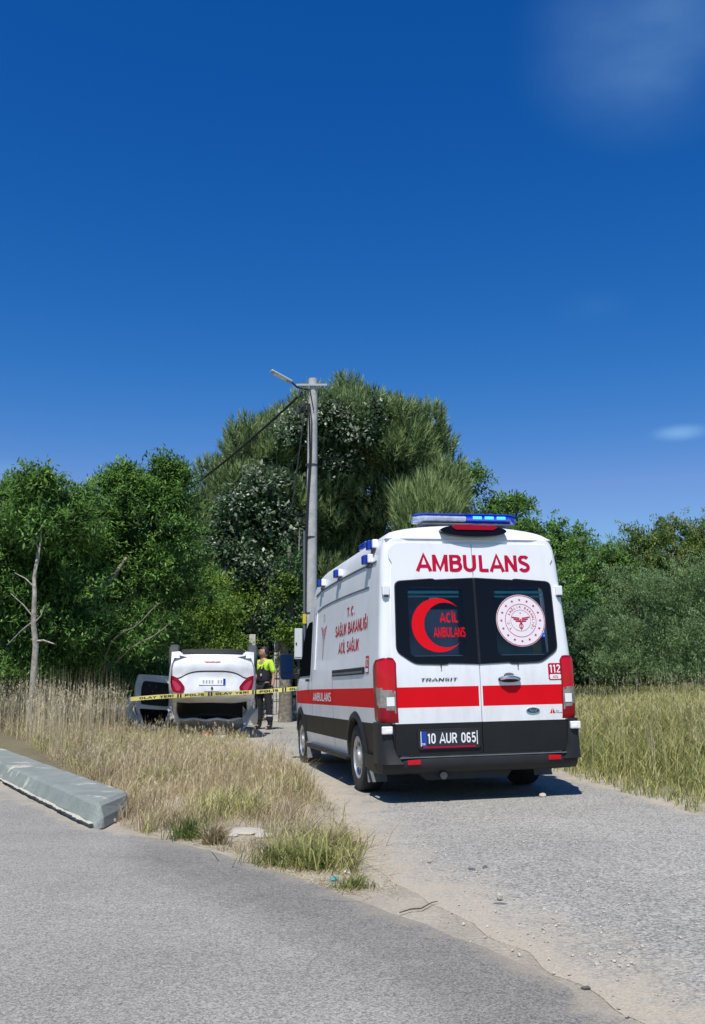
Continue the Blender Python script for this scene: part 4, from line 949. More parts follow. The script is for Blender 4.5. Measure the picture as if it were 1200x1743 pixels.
def sprays(blobs, n=26, size=.11, L=(.45,1.05), per=46, wid=.36, tone=(.45,1), droop=.35, up=.35, mi=0, thick=.085, zmin=-.35):
    """leafy shoots that reach out of the crown one by one: a bent axis with leaves along both sides"""
    out=[]
    for b in blobs:
        r=np.array(b[3:6]); k=max(5,int(n*(r.prod()**(2/3)))); cc,nn=clumps(b,k,.72,.95,zmin); k=len(cc)
        d=unit(nn*.9+np.array([0,0,up])+rv(k)*.40); Ls=NR.uniform(L[0],L[1],k)*min(1.1,.55+r.min()*.5); ct=NR.uniform(tone[0],tone[1],k)
        idx=np.repeat(np.arange(k),per); m=len(idx); f=NR.rand(m)**.8; sag=np.zeros((m,3)); sag[:,2]=-droop*f*f*Ls[idx]
        p=cc[idx]+d[idx]*(f*Ls[idx])[:,None]+sag+NR.normal(size=(m,3))*(thick*(1.15-.8*f))[:,None]
        ax=unit(d[idx]*.7+rv(m)*.75+np.array([0,0,-.3])); S=size*NR.uniform(.6,1.2,m)*(1.1-.35*f)
        out.append((p,ax,frame(ax,.7),S,S*wid,np.clip(ct[idx]-.15+.2*f+NR.normal(size=m)*.13,0,1),'leaf',mi))  # shoots toned lighter than the crown: sunlight put into the leaf colour
    return out
def pine_tufts(blobs, dens_, per=13, L0=.17, W0_=.016, tone=(.2,1), up=.9, lo=.82, mi=0, core=True):
    out=[]
    for b in blobs:
        r=np.array(b[3:6]); area=4*PI*((r[0]*r[1])**1.6/3+(r[0]*r[2])**1.6/3+(r[1]*r[2])**1.6/3)**(1/1.6)
        k=int(area*dens_); cc,nn=clumps(b,k,lo,1.03,-.6); k=len(cc)
        d=unit(nn*.55+np.array([0,0,up])+rv(k)*.35); ct=NR.uniform(tone[0],tone[1],k)
        # three whorls up the shoot
        for lv,(fr_,sprd) in enumerate(((0,.9),(.45,.65),(.9,.35))):
            idx=np.repeat(np.arange(k),per//3+1); n=len(idx); base_=cc[idx]+d[idx]*L0*fr_*1.2+NR.normal(size=(n,3))*.012
            ax=unit(d[idx]+rv(n)*sprd); L=L0*NR.uniform(.7,1.15,n); out.append((base_,ax,frame(ax,.2),L,np.full(n,W0_),np.clip(ct[idx]+.12*lv-.1+NR.normal(size=n)*.08,0,1),'needle',mi))
        if core:
            v=r.prod()*4.19; m=int(min(2500,v*30)); dd=rv(m)*(NR.rand(m)**(1/3)*.84)[:,None]*r+np.array(b[:3]); ax=rv(m); Lc=np.full(m,.30); out.append((dd,ax,frame(ax,.2),Lc,Lc*.35,np.full(m,.03),'leaf',mi))  # darkest tone for inner leaves paints the pine's shaded interior
    return out
def limb_mesh(base_, top, r0, targets, name='trunk', m=None, parent=None, wob=.12, r1=.25):
    mb=MB(); b=Vector(base_); t=Vector(top); n=7; pts=[]
    for i in range(n+1):
        f=i/n; pts.append(b.lerp(t,f)+Vector((R.uniform(-wob,wob),R.uniform(-wob,wob),0))*(1 if 0<i<n else 0))
    mb.tube(pts,[r0*(1-f/n*(1-r1)) for f in range(n+1)],9)
    for tg in targets:
        tg=Vector(tg); f=R.uniform(.3,.85); i=int(f*n); s0=pts[i]; mid=s0.lerp(tg,.5)+Vector((R.uniform(-.2,.2),R.uniform(-.2,.2),R.uniform(-.05,.35))); rr=r0*(1-f*(1-r1))*.55
        mb.tube([s0,s0.lerp(mid,.5)+Vector((0,0,.05)),mid,mid.lerp(tg,.6),tg],[rr,rr*.8,rr*.6,rr*.4,rr*.18],6)
    return mb.build(name,m or M_bark,parent,True,math.radians(60))
L_broad = leafmat('broad_leaf',[(0.037,0.071,0.020),(0.083,0.179,0.041),(0.154,0.311,0.066),(0.242,0.422,0.098)],.34)
L_yel = leafmat('yellow_green_leaf',[(0.051,0.085,0.017),(0.118,0.220,0.034),(0.203,0.338,0.051),(0.287,0.423,0.085)],.38)
L_deep = leafmat('deep_green_leaf',[(0.017,0.037,0.017),(0.037,0.088,0.034),(0.071,0.148,0.054),(0.109,0.210,0.084)],.28)
L_pine = leafmat('pine_needle',[(0.028,0.051,0.023),(0.078,0.134,0.051),(0.173,0.254,0.092),(0.347,0.439,0.173)],.22,.6)
L_ivy = leafmat('pale_climber_leaf',[(0.025,0.046,0.023),(0.081,0.130,0.069),(0.212,0.268,0.179),(0.488,0.537,0.423)],.22,.4)
L_willow = leafmat('grey_green_leaf',[(0.062,0.112,0.040),(0.134,0.224,0.084),(0.207,0.319,0.134),(0.308,0.409,0.213)],.28)
L_rust = leafmat('rust_tipped_leaf',[(0.045,0.090,0.020),(0.110,0.200,0.042),(0.180,0.265,0.062),(0.260,0.235,0.078)],.30)
def tree(name, label, cat, base_, blobs, lm, parts, trunk=None, group=None):
    o=empty(name,base_); tag(o,label,cat,group); inv=Matrix.Translation(-Vector(base_))
    c=leafmesh('crown',parts,lm if isinstance(lm,list) else [lm],o); c.data.transform(inv)
    if trunk:
        t=limb_mesh(*trunk[:4],'trunk',trunk[4] if len(trunk)>4 else M_bark,o); t.data.transform(inv)
    return o
def PX(u,v,Y): p=at(u,v,Y); return (p.x,p.y,p.z)
def blob(u,v,Y,ru,rv_,ry=None):   # ellipsoid placed at depth Y, radii from its size in the photo
    s=Y/FOC; return (*PX(u,v,Y), ru*s, ry or ru*s, rv_*s)

# ---------------------------------------------------------------- trees and shrubs, left to right
def zt(x,y): return terr(x,y)
def gpos(u,Y): p=at(u,1100,Y); return (p.x,Y,zt(p.x,Y)-.05)
b=gpos(-60,19.5)
tree('broadleaf_tree','broad-leaved tree cut by the left edge of the photo','tree',b,[],L_broad,
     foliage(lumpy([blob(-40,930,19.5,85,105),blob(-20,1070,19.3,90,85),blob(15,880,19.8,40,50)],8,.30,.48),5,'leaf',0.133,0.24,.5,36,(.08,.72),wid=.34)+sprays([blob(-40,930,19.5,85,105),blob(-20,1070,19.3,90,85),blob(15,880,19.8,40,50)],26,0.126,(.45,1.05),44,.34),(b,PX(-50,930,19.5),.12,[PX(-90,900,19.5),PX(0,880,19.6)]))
b=gpos(58,17.2)
tA=tree('slender_tree','slender tree with a bare pale grey trunk at the left, its crown topping out alone','tree',b,[],L_broad,
     foliage(lumpy([blob(66,905,17.6,26,26),blob(72,850,17.8,42,45),blob(70,828,17.8,18,18),blob(25,845,18.4,26,22),blob(130,865,18.6,22,28),blob(60,950,19.2,110,90),blob(60,1060,19.2,110,70),blob(62,915,18.2,75,60),blob(118,900,18.3,45,50),blob(20,985,18.6,70,65),blob(115,1000,18.8,65,65),blob(95,1075,18.9,70,50)],8,.30,.48),5,'leaf',0.133,0.22,.6,36,(.08,.72),wid=.33)+sprays([blob(66,905,17.6,26,26),blob(72,850,17.8,42,45),blob(70,828,17.8,18,18),blob(25,845,18.4,26,22),blob(130,865,18.6,22,28),blob(60,950,19.2,110,90),blob(60,1060,19.2,110,70),blob(62,915,18.2,75,60),blob(118,900,18.3,45,50),blob(20,985,18.6,70,65),blob(115,1000,18.8,65,65),blob(95,1075,18.9,70,50)],26,0.126,(.45,1.05),44,.33),None)
mb=MB(); P=[Vector(PX(*q)) for q in ((60,1180,17.2),(61,1100,17.2),(57,1060,17.2),(59,1010,17.2),(58,985,17.25),(66,935,17.6),(76,890,18.1),(74,850,18.3))]; P[0]=Vector(b)
mb.tube(P,[.062,.055,.048,.040,.034,.027,.018,.010],10)
for pts,r in (([(66,935,17.4),(52,900,17.4),(45,880,17.6)],.018),([(58,985,17.25),(66,950,17.3),(70,905,17.35),(82,880,17.5)],.022),([(58,1052,17.2),(40,1030,17.2),(18,1010,17.2)],.018),([(57,1062,17.2),(70,1048,17.2),(76,1030,17.2)],.018),([(60,1092,17.2),(74,1090,17.15),(92,1096,17.1)],.028),([(56,1058,17.2),(38,1072,17.2),(12,1098,17.2)],.015),([(59,1000,17.25),(44,985,17.3),(25,975,17.5)],.014)):
    Q=[Vector(PX(*q)) for q in pts]; mb.tube(Q,[r*(1-.6*i/(len(Q)-1)) for i in range(len(Q))],6)
tk=mb.build('trunk',mat('pale_bark',(0.30,0.27,0.23),0.9,var=0.4,scale=14,bump=0.8,bscale=40),tA,True,math.radians(60)); tk.data.transform(Matrix.Translation(-Vector(b)))
b=gpos(205,20.5)
tB=tree('leafy_tree','tall dark green leafy tree whose two ragged tops stand beside the pine','tree',b,[],L_broad,
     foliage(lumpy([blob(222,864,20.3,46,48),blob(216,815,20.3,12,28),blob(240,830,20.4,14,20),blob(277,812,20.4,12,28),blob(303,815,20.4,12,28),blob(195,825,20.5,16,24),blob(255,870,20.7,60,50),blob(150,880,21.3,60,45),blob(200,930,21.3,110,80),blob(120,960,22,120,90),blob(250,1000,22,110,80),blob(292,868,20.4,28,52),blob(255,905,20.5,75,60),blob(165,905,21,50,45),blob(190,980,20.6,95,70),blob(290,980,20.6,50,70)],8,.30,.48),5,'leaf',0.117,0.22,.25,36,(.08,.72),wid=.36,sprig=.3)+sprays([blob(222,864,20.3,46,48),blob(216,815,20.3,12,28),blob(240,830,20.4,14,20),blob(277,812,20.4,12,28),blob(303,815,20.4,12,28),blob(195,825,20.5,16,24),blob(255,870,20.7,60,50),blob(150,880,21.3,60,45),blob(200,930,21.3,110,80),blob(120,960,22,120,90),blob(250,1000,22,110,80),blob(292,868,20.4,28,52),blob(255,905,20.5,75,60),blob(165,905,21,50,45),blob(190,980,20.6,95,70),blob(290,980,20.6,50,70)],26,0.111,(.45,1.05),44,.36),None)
mb=MB()
for pts,r in (([(150,1190,20.5),(112,1075,19.4),(125,1035,19.3),(160,1005,19.3),(190,985,19.4),(215,950,19.8)],.085),([(176,1150,19.6),(180,1115,19.1),(190,1092,18.9),(206,1077,18.9),(228,1068,18.9),(243,1055,18.9),(258,1038,18.9),(272,1026,19)],.022),([(196,1128,19.3),(222,1104,18.9),(238,1094,18.9),(258,1085,18.9),(276,1072,18.9),(292,1058,18.9)],.020),([(215,1100,20.6),(235,950,20.6),(222,830,20.6)],.07),([(235,950,20.6),(285,880,20.7),(300,800,20.7)],.04)):
    Q=[Vector(PX(*q)) for q in pts]; mb.tube(Q,[r*(1-.6*i/(len(Q)-1)) for i in range(len(Q))],7)
tk=mb.build('trunk',M_bark,tB,True,math.radians(60)); tk.data.transform(Matrix.Translation(-Vector(b)))
b=gpos(190,18.6)
tree('undergrowth_shrub','low leafy shrub filling the ground under the left trees behind the dry grass','shrub',b,[],L_broad,
     foliage(lumpy([blob(-10,1150,18.6,60,50),blob(100,1130,19.4,75,60),blob(195,1110,19.6,60,62),blob(245,1075,20.2,50,50),blob(235,1140,22.2,60,40),blob(262,1085,24.5,60,70),blob(30,1150,19,60,40),blob(140,1160,20.5,60,35)],8,.30,.48),5,'leaf',0.117,0.20,.5,36,(.08,.72),wid=.3)+sprays([blob(-10,1150,18.6,60,50),blob(100,1130,19.4,75,60),blob(195,1110,19.6,60,62),blob(245,1075,20.2,50,50),blob(235,1140,22.2,60,40),blob(262,1085,24.5,60,70),blob(30,1150,19,60,40),blob(140,1160,20.5,60,35)],26,0.111,(.45,1.05),44,.3),None)
b=gpos(345,25.5)
tree('yellow_green_shrub','bright yellow-green shrub behind the overturned car','shrub',b,[],L_yel,
     foliage(lumpy([blob(335,1000,25.5,40,42),blob(365,1045,25.2,50,45),blob(310,1060,25,45,50),blob(420,1040,26.3,30,40),blob(350,1100,25.2,60,45)],8,.30,.48),5,'leaf',0.117,0.22,.3,33,(.08,.72),wid=.36)+sprays([blob(335,1000,25.5,40,42),blob(365,1045,25.2,50,45),blob(310,1060,25,45,50),blob(420,1040,26.3,30,40),blob(350,1100,25.2,60,45)],26,0.111,(.45,1.05),44,.36),(b,PX(345,1040,25.5),.05,[PX(320,1000,25.5),PX(390,1020,25.5)],M_barkd))
b=gpos(600,31)
PB=[blob(622,746,30.5,82,78,2.6),blob(690,786,30.3,68,75,2.4),blob(735,858,30,55,80,2.2),blob(640,868,31,120,110,2.6),blob(545,756,30,80,72,2.4),blob(470,786,29.8,68,75,2.3),blob(405,853,29.6,62,72,2.2),blob(362,913,29.4,48,62,2.0),blob(470,908,30.2,110,110,2.6),blob(385,993,29.8,60,70,2.0),blob(600,998,31,170,95,2.6),blob(775,938,30.3,35,70,1.8)]
tree('pine_tree','huge rounded pine towering behind the utility pole','tree',b,[],[L_pine,L_deep],
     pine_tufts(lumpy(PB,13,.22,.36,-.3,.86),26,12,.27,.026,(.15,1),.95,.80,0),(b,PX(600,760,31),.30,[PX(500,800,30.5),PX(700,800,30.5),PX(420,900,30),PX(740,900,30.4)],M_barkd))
b=gpos(720,28)
tree('young_pine','young pine with long pale upright shoots just left of the ambulance roof light','tree',b,[],L_pine,
     pine_tufts([blob(705,905,28,26,32,.8),blob(735,895,28,26,40,.8),blob(722,930,28,44,40,1.0),blob(760,910,28,16,28,.5),blob(690,890,28,12,30,.4),blob(722,870,28,12,30,.4)],26,9,.55,.034,(.35,1),2.2,.6),(b,PX(720,900,28),.08,[PX(700,880,28)],M_barkd))
b=gpos(430,27)
VB=[blob(415,870,27.4,45,50,.8),blob(455,830,27.6,45,35,.8),blob(395,930,27.2,45,50,.8),blob(430,985,27,50,55,.9),blob(470,900,27.4,40,60,.8),blob(545,715,28,42,42,.7),blob(600,735,28.1,45,30,.7),blob(500,740,28,35,30,.7),blob(575,790,28.4,35,40,.5),blob(460,1045,26.8,45,35,.8),blob(625,700,28.4,30,22,.5)]
tree('climbing_vine','pale grey-leaved climber hanging over the front of the big pine','climber',b,[],[L_ivy,L_deep],
     foliage(VB[:5]+VB[5:],8,'leaf',.16,.26,.7,17,(.1,1),wid=.62,core=False)+foliage(VB,5,'leaf',.17,.30,.5,20,(.1,.8),wid=.6,core=True,mi=1),(b,PX(440,850,27.6),.06,[PX(500,740,28),PX(400,930,27.2),PX(560,730,28)],M_barkd))
b=gpos(487,25.6)
tree('ivy_clad_trunk','leaning trunk wrapped in dark ivy beside the foot of the utility pole','tree',b,[],[L_yel,L_deep],
     foliage(lumpy([blob(488,1010,25.4,22,45,.5),blob(497,1085,25.2,26,22,.5)],8,.30,.48),8,'leaf',0.094,0.13,.6,24,(.08,.72),wid=.6,core=False,mi=0)+sprays([blob(488,1010,25.4,22,45,.5),blob(497,1085,25.2,26,22,.5)],26,0.089,(.45,1.05),44,.6)+foliage([blob(495,970,25.6,30,40,.6),blob(505,1040,25.6,22,50,.5),blob(475,1060,26,26,40,.5)],14,'leaf',.12,.16,.6,16,(.3,1),wid=.6,core=False,mi=1),(b,PX(492,930,25.8),.20,[PX(480,980,25.6),PX(510,900,26)],M_bark))
b=gpos(850,33)
tree('spreading_tree','mid green broad-leaved tree standing behind the ambulance roof','tree',b,[],L_broad,
     foliage(lumpy([blob(795,835,33,32,42),blob(850,898,32.5,50,48),blob(878,868,32.6,20,22),blob(920,928,32,48,40),blob(860,960,32.6,110,60),blob(970,945,32,40,40)],8,.30,.48),4,'leaf',0.148,0.27,.2,33,(.08,.72),wid=.45,sprig=.3)+sprays([blob(795,835,33,32,42),blob(850,898,32.5,50,48),blob(878,868,32.6,20,22),blob(920,928,32,48,40),blob(860,960,32.6,110,60),blob(970,945,32,40,40)],26,0.141,(.45,1.05),44,.45),(b,PX(850,880,33),.12,[PX(800,840,33),PX(920,910,32.4)],M_barkd))
b=gpos(1010,28)
tree('rusty_topped_bush','bushy green tree right of the ambulance with thin twigs on top','tree',b,[],L_broad,
     foliage(lumpy([blob(1000,972,28,46,52),blob(1040,990,27.6,50,60),blob(985,1060,27.5,50,75)],8,.30,.48),4,'leaf',0.125,0.22,.2,33,(.08,.72),wid=.45,sprig=.3)+sprays([blob(1000,972,28,46,52),blob(1040,990,27.6,50,60),blob(985,1060,27.5,50,75)],26,0.119,(.45,1.05),44,.45),(b,PX(1000,950,28),.08,[PX(1040,930,28)],M_barkd))
b=gpos(1140,28)
tree('rust_tipped_bush','tall bush with rust-brown shoot tips behind the grey-green willow','bush',b,[],L_rust,
     foliage(lumpy([blob(1090,945,28,50,48),blob(1060,985,28.6,60,60),blob(1150,975,28.8,90,50),blob(1240,970,28.8,80,60),blob(1145,930,28.3,50,48),blob(1205,935,28,50,50),blob(1270,930,28,50,60),blob(1120,1010,28,120,50)],8,.30,.48),5,'leaf',0.101,0.19,-.3,33,(.08,.72),wid=.42,sprig=.45)+sprays([blob(1090,945,28,50,48),blob(1060,985,28.6,60,60),blob(1150,975,28.8,90,50),blob(1240,970,28.8,80,60),blob(1145,930,28.3,50,48),blob(1205,935,28,50,50),blob(1270,930,28,50,60),blob(1120,1010,28,120,50)],26,0.096,(.45,1.05),44,.42),(b,PX(1140,930,28),.07,[PX(1090,930,28),PX(1200,920,28)],M_barkd))
b=gpos(1075,23)
tree('willow_bush','grey-green willow bush rising beside the ambulance','bush',b,[],L_willow,
     foliage(lumpy([blob(1085,1020,23,60,55),blob(1040,1075,22.8,45,50),blob(1110,1090,22.4,60,50),blob(1060,1120,22.6,60,35),blob(1050,1150,22.2,60,28),blob(1120,1148,22,60,28)],8,.30,.48),8,'leaf',0.086,0.18,-.35,36,(.08,.72),wid=.22,sprig=.3,zmin=-.8)+sprays([blob(1085,1020,23,60,55),blob(1040,1075,22.8,45,50),blob(1110,1090,22.4,60,50),blob(1060,1120,22.6,60,35),blob(1050,1150,22.2,60,28),blob(1120,1148,22,60,28)],26,0.086,(.30,.75),60,.22,(.5,1),.05,.7,0,.06),(b,PX(1080,1040,23),.05,[PX(1040,1000,23),PX(1110,1000,23)],M_barkd))
b=gpos(1185,22)
tree('willow_bush','paler grey-green willow bush at the right edge of the photo','bush',b,[],L_willow,
     foliage(lumpy([blob(1165,1015,22,60,62),blob(1225,1010,22,55,70),blob(1190,1085,21.6,80,55),blob(1140,1115,21.8,60,35),blob(1180,1148,21.2,70,26),blob(1250,1140,21.2,60,30),blob(1260,1090,21.5,60,60)],8,.30,.48),8,'leaf',0.086,0.18,-.35,36,(.08,.72),wid=.22,sprig=.3,zmin=-.8)+sprays([blob(1165,1015,22,60,62),blob(1225,1010,22,55,70),blob(1190,1085,21.6,80,55),blob(1140,1115,21.8,60,35),blob(1180,1148,21.2,70,26),blob(1250,1140,21.2,60,30),blob(1260,1090,21.5,60,60)],26,0.086,(.30,.75),60,.22,(.5,1),.05,.7,0,.06),(b,PX(1185,1040,22),.05,[PX(1160,990,22),PX(1220,990,22)],M_barkd))
b=gpos(990,24.5)
tree('shaded_shrub','dark shrub in the gap between the ambulance and the willow','shrub',b,[],L_deep,
     foliage(lumpy([blob(985,1080,24.5,45,60),blob(1010,1125,23.8,50,30),blob(965,1130,24,45,40)],8,.30,.48),5,'leaf',0.101,0.19,.2,33,(.08,.72),wid=.45)+sprays([blob(985,1080,24.5,45,60),blob(1010,1125,23.8,50,30),blob(965,1130,24,45,40)],26,0.096,(.45,1.05),44,.45),None)
# woodland closing the view far behind: one mass nobody could count
fb=[]
for i in range(26):
    x=-34+i*2.9; y=41+3*math.sin(i*1.7); fb.append((x,y,2.6+.7*math.sin(i*2.3),2.6,1.8,3.6+.8*math.sin(i*.9)))
o=leafmesh('far_thicket',foliage(fb,2.6,'leaf',.34,.5,.1,22,(.1,.8),wid=.5),[L_deep]); tag(o,'dark unbroken thicket closing the view behind the fence and trees','thicket',kind='stuff')

# ---------------------------------------------------------------- grasses
G_straw=leafmat('dry_grass_blade',[(0.20,0.16,0.085),(0.42,0.35,0.20),(0.62,0.53,0.33),(0.76,0.68,0.48)],.30,.7)
G_brown=leafmat('brown_grass_blade',[(0.13,0.10,0.07),(0.26,0.195,0.13),(0.38,0.29,0.20),(0.50,0.40,0.29)],.25,.7)
G_green=leafmat('green_grass_blade',[(0.058,0.086,0.020),(0.115,0.173,0.037),(0.194,0.252,0.065),(0.302,0.338,0.108)],.34,.6)
G_olive=leafmat('olive_grass_blade',[(0.115,0.135,0.042),(0.27,0.29,0.095),(0.45,0.44,0.16),(0.64,0.58,0.27)],.34,.65)
def blades(P,H,W,tone,lean=.35,mi=0,wind=(.25,.05)):
    n=len(P); az=NR.uniform(0,2*PI,n); t=np.abs(NR.normal(size=n))*lean
    ax=unit(np.stack([np.cos(az)*t+wind[0]*.3,np.sin(az)*t+wind[1]*.3,np.ones(n)],1)); sd=unit(np.stack([-np.sin(az+NR.normal(size=n)),np.cos(az+NR.normal(size=n)),np.zeros(n)],1))
    bend=unit(np.stack([np.cos(az)+wind[0],np.sin(az)+wind[1],-NR.uniform(.0,.7,n)],1))
    return (P,ax,sd,H,W,np.clip(tone,0,1),('b',bend),mi)
def stalks(P,H,tone,mi=0,headL=.07,w=.0035,headmi=None):
    """seed stalks: a thin stem with a feathery head"""
    n=len(P); az=NR.uniform(0,2*PI,n); t=np.abs(NR.normal(size=n))*.16; ax=unit(np.stack([np.cos(az)*t,np.sin(az)*t,np.ones(n)],1))
    sd=unit(np.stack([-np.sin(az),np.cos(az),np.zeros(n)],1)); out=[(P,ax,sd,H*1.08,np.full(n,w),tone,('b',ax),mi)]
    k=7; idx=np.repeat(np.arange(n),k); f=NR.uniform(.82,1.02,len(idx)); hb=P[idx]+ax[idx]*(H[idx]*f)[:,None]; a2=unit(ax[idx]+rv(len(idx))*.55); L=headL*NR.uniform(.3,.7,len(idx))
    out.append((hb,a2,frame(a2,.2),L,L*.18,np.clip(tone[idx]+.15,0,1),'leaf',headmi if headmi is not None else mi)); return out
def scatter(n,x0,x1,y0,y1,ok,near=0.0,clump=None):
    pts=[]
    while len(pts)<n:
        m=40000
        x=NR.uniform(x0,x1,m); y=NR.uniform(y0,y1,m) if not near else y0+(y1-y0)*NR.rand(m)**near
        for a,b_ in zip(x,y):
            if ok(a,b_): pts.append((a,b_))
            if len(pts)>=n: break
    return np.array([(a,b_,terr(a,b_)-.01) for a,b_ in pts])
def patch(x,y): return .5+.5*math.sin(x*2.3+1.1*math.sin(y*1.1))*math.sin(y*1.25+1.7*math.sin(x*.9+1))
VP=[gnd(u,v) for u,v in ((190,1392),(215,1405),(260,1420),(330,1436),(390,1452),(440,1478),(500,1496),(560,1516),(632,1533),(612,1480),(612,1440),(585,1400),(560,1365),(520,1322),(470,1285),(425,1262))]
VPp=[(p.x,p.y) for p in VP]+[(-1.55,16.3),(-2.25,19.3),(-3.0,22.3),(-4.5,24),(-9,26.5),(-20,28),(-20,25),(-10.5+.6,22.6),(-5.3,15.5),(-2.6,10.2)]
def vmin(x,y): return inpoly(x,y,VPp)
tipd=lambda x,y: max(.0,min(1,(y-5.3)/6.5))
def okv(x,y):
    if not vmin(x,y): return False
    if (x+1.15)**2/.22+(y-7.35)**2/.35<1: return False        # bare trodden patch
    edge=interp(XL,y)-x if y>7.2 else 1
    return NR.rand() < (.05+.95*patch(x*2.1,y*1.9)**1.4)*(.35+.65*min(1,max(0,edge)/.7) if y>8 else .75)
P=scatter(15000,-9,.35,5.1,13,okv,1.25); n=len(P); d=np.array([tipd(a,c) for a,c,_ in P]); pt=np.array([patch(a*1.7,c*1.7) for a,c,_ in P])
H=(.05+.14*d+.16*pt**2)*NR.uniform(.3,1.4,n)
vparts=[]
def mixin(P,H,W,tn,lean,sp=(.60,.80)):
    k=np.array([.5+.5*math.sin(a*1.9+2*math.sin(c*.8))*math.sin(c*1.6+a) for a,c,_ in P])*.55+NR.rand(len(P))*.45
    for mi,q in ((0,k<sp[0]),(1,(k>=sp[0])&(k<sp[1])),(2,k>=sp[1])): vparts.append(blades(P[q],H[q],W[q],tn[q],lean,mi))
mixin(P,H,.0032+.003*NR.rand(n),.05+.75*NR.rand(n)**1.3,.5)
P2=scatter(17000,-16,-.9,12.5,27,okv,1.5); n=len(P2); low=np.array([.42 if (-4.6<a<-1.2 and c>12) else (.75 if c>15 and a>-6 else 1) for a,c,_ in P2]); H2=low*(.24+.34*NR.rand(n)+.16*np.array([patch(a*.8,c*.8) for a,c,_ in P2]))*NR.uniform(.5,1.25,n); mixin(P2,H2,.005+.004*NR.rand(n),.05+.8*NR.rand(n)**1.2,.32,(.58,.82))
Pz=scatter(2600,-16,-.7,8.5,24,okv,1.3); n=len(Pz); Hz=(.34+.42*NR.rand(n)**1.5)*np.array([.5 if (-4.6<a<-1.2 and c>12) else 1 for a,c,_ in Pz])*np.array([min(1,max(.2,(c-8)/6)) for _,c,_ in Pz]); vparts+=stalks(Pz,Hz,.35+.55*NR.rand(n),0,.075,.004)
P5=scatter(6500,-13,.2,6.2,24,okv,1.2); n=len(P5); H5=(.16+.62*NR.rand(n)**1.4)*np.array([min(1,max(.42,(c-6)/6))*(.5 if (-4.7<a<-1.2 and c>12.5) else 1) for a,c,_ in P5]); vparts.append(blades(P5,H5,.0028+.0022*NR.rand(n)+.00010*P5[:,1],.35+.6*NR.rand(n),.10,0))
P6=scatter(1300,-14,-4.0,13,22,lambda x,y: okv(x,y) and x/y<-.235,1.0); n=len(P6); vparts+=stalks(P6,.55+.45*NR.rand(n),.4+.5*NR.rand(n),0,.09,.005)
tag(leafmesh('dry_grass',vparts,[G_straw,G_brown,G_olive]),'straw-coloured dry grass growing on the verge between the kerb and the side road','grass',kind='stuff')
P3=scatter(9000,-14,.3,5.2,24,lambda x,y: okv(x,y) and math.sin(x*3.1+y*1.3)*math.sin(y*2.2-x)>.35,1.6); n=len(P3)
H3=.10+.26*NR.rand(n); gp=[blades(P3,H3,.006+.005*NR.rand(n),NR.rand(n),.5)]
tag(leafmesh('green_undergrass',gp,[G_olive]),'greener grass mixed low into the dry verge','grass',kind='stuff')
# litter of dead stems and thatch on the ground
P4=scatter(24000,-9,.4,5.1,15,lambda x,y: vmin(x,y) or (vmin(x-.18,y) and NR.rand()<.35),1.2); n=len(P4); a=NR.uniform(0,2*PI,n); ax=unit(np.stack([np.cos(a),np.sin(a),NR.uniform(-.02,.25,n)],1))
tag(leafmesh('thatch',[(P4+np.array([0,0,.014]),ax,unit(np.stack([-np.sin(a),np.cos(a),np.zeros(n)],1)),NR.uniform(.04,.16,n),np.full(n,.0045),NR.uniform(.1,.9,n),'needle',0)],[G_straw]),'broken dead stems lying flat over the verge soil','straw',kind='stuff')
def tuft(name,label,u,v,r,hmax,nb,m,tl=(0,1),lean=.8):
    c=gnd(u,v); o=None; a=NR.uniform(0,2*PI,nb); q=np.abs(NR.normal(size=nb))*r*.5
    Pt=np.stack([c.x+np.cos(a)*q,c.y+np.sin(a)*q*.8,np.full(nb,terr(c.x,c.y)-.005)],1); Ht=hmax*NR.uniform(.35,1,nb)
    o=leafmesh(name,[blades(Pt,Ht,.005+.005*NR.rand(nb),NR.uniform(tl[0],tl[1],nb),lean)],[m]); tag(o,label,'grass tuft'); 
    e=Vector((c.x,c.y,terr(c.x,c.y))); o.data.transform(Matrix.Translation(-e)); o.location=e
tuft('grass_tuft','green grass tuft on the bare ground right of the kerb end',322,1422,.20,.27,300,G_green,(.0,.6))
tuft('grass_tuft','browner grass tuft at the road edge just right of the greenest one',366,1434,.10,.26,260,G_straw,(0,.5),.5)
tuft('grass_tuft','mixed tuft of dry and green blades at the verge middle above the road edge',470,1470,.24,.24,380,G_olive,(.0,.5))
tuft('grass_tuft','thick olive tuft near the tip of the verge',535,1476,.26,.24,420,G_olive,(.0,.5))
tuft('grass_tuft','low green tuft at the very tip of the grassy verge',600,1512,.13,.14,200,G_olive,(.0,.5),1.1)
tuft('grass_tuft','straw tuft leaning over the bare patch on the verge',575,1442,.20,.24,480,G_straw,(0,.6),.8)
# right-hand meadow
def okm(x,y):
    dd=x-interp(XR,y); 
    return dd>.02+.06*math.sin(y*5) and NR.rand()<(.45+.55*patch(x,y))*min(1,.45+dd*1.2)
P=scatter(46000,1.2,11,7,16,okm,1.2); n=len(P); dd=np.array([min(1,(a-interp(XR,c))/1.2) for a,c,_ in P])
mp=[blades(P,(.12+.24*dd+.16*dd*np.array([patch(a*1.3,c*1.3) for a,c,_ in P]))*NR.uniform(.4,1.3,n),.006+.005*NR.rand(n),NR.rand(n)*.95,.4,0)]
q=NR.rand(n)<.34; mp.append(blades(P[q]+.02,(.10+.30*dd[q])*NR.uniform(.5,1.2,q.sum()),.006+.005*NR.rand(q.sum()),NR.rand(q.sum()),.5,1))
P=scatter(40000,1.2,15,16,27,lambda x,y:x>interp(XR,min(y,26)) and NR.rand()<.4+.6*patch(x,y),1.2); n=len(P); mp.append(blades(P,.40*NR.uniform(.6,1.25,n),.012+.008*NR.rand(n),.2+.8*NR.rand(n),.35,0))
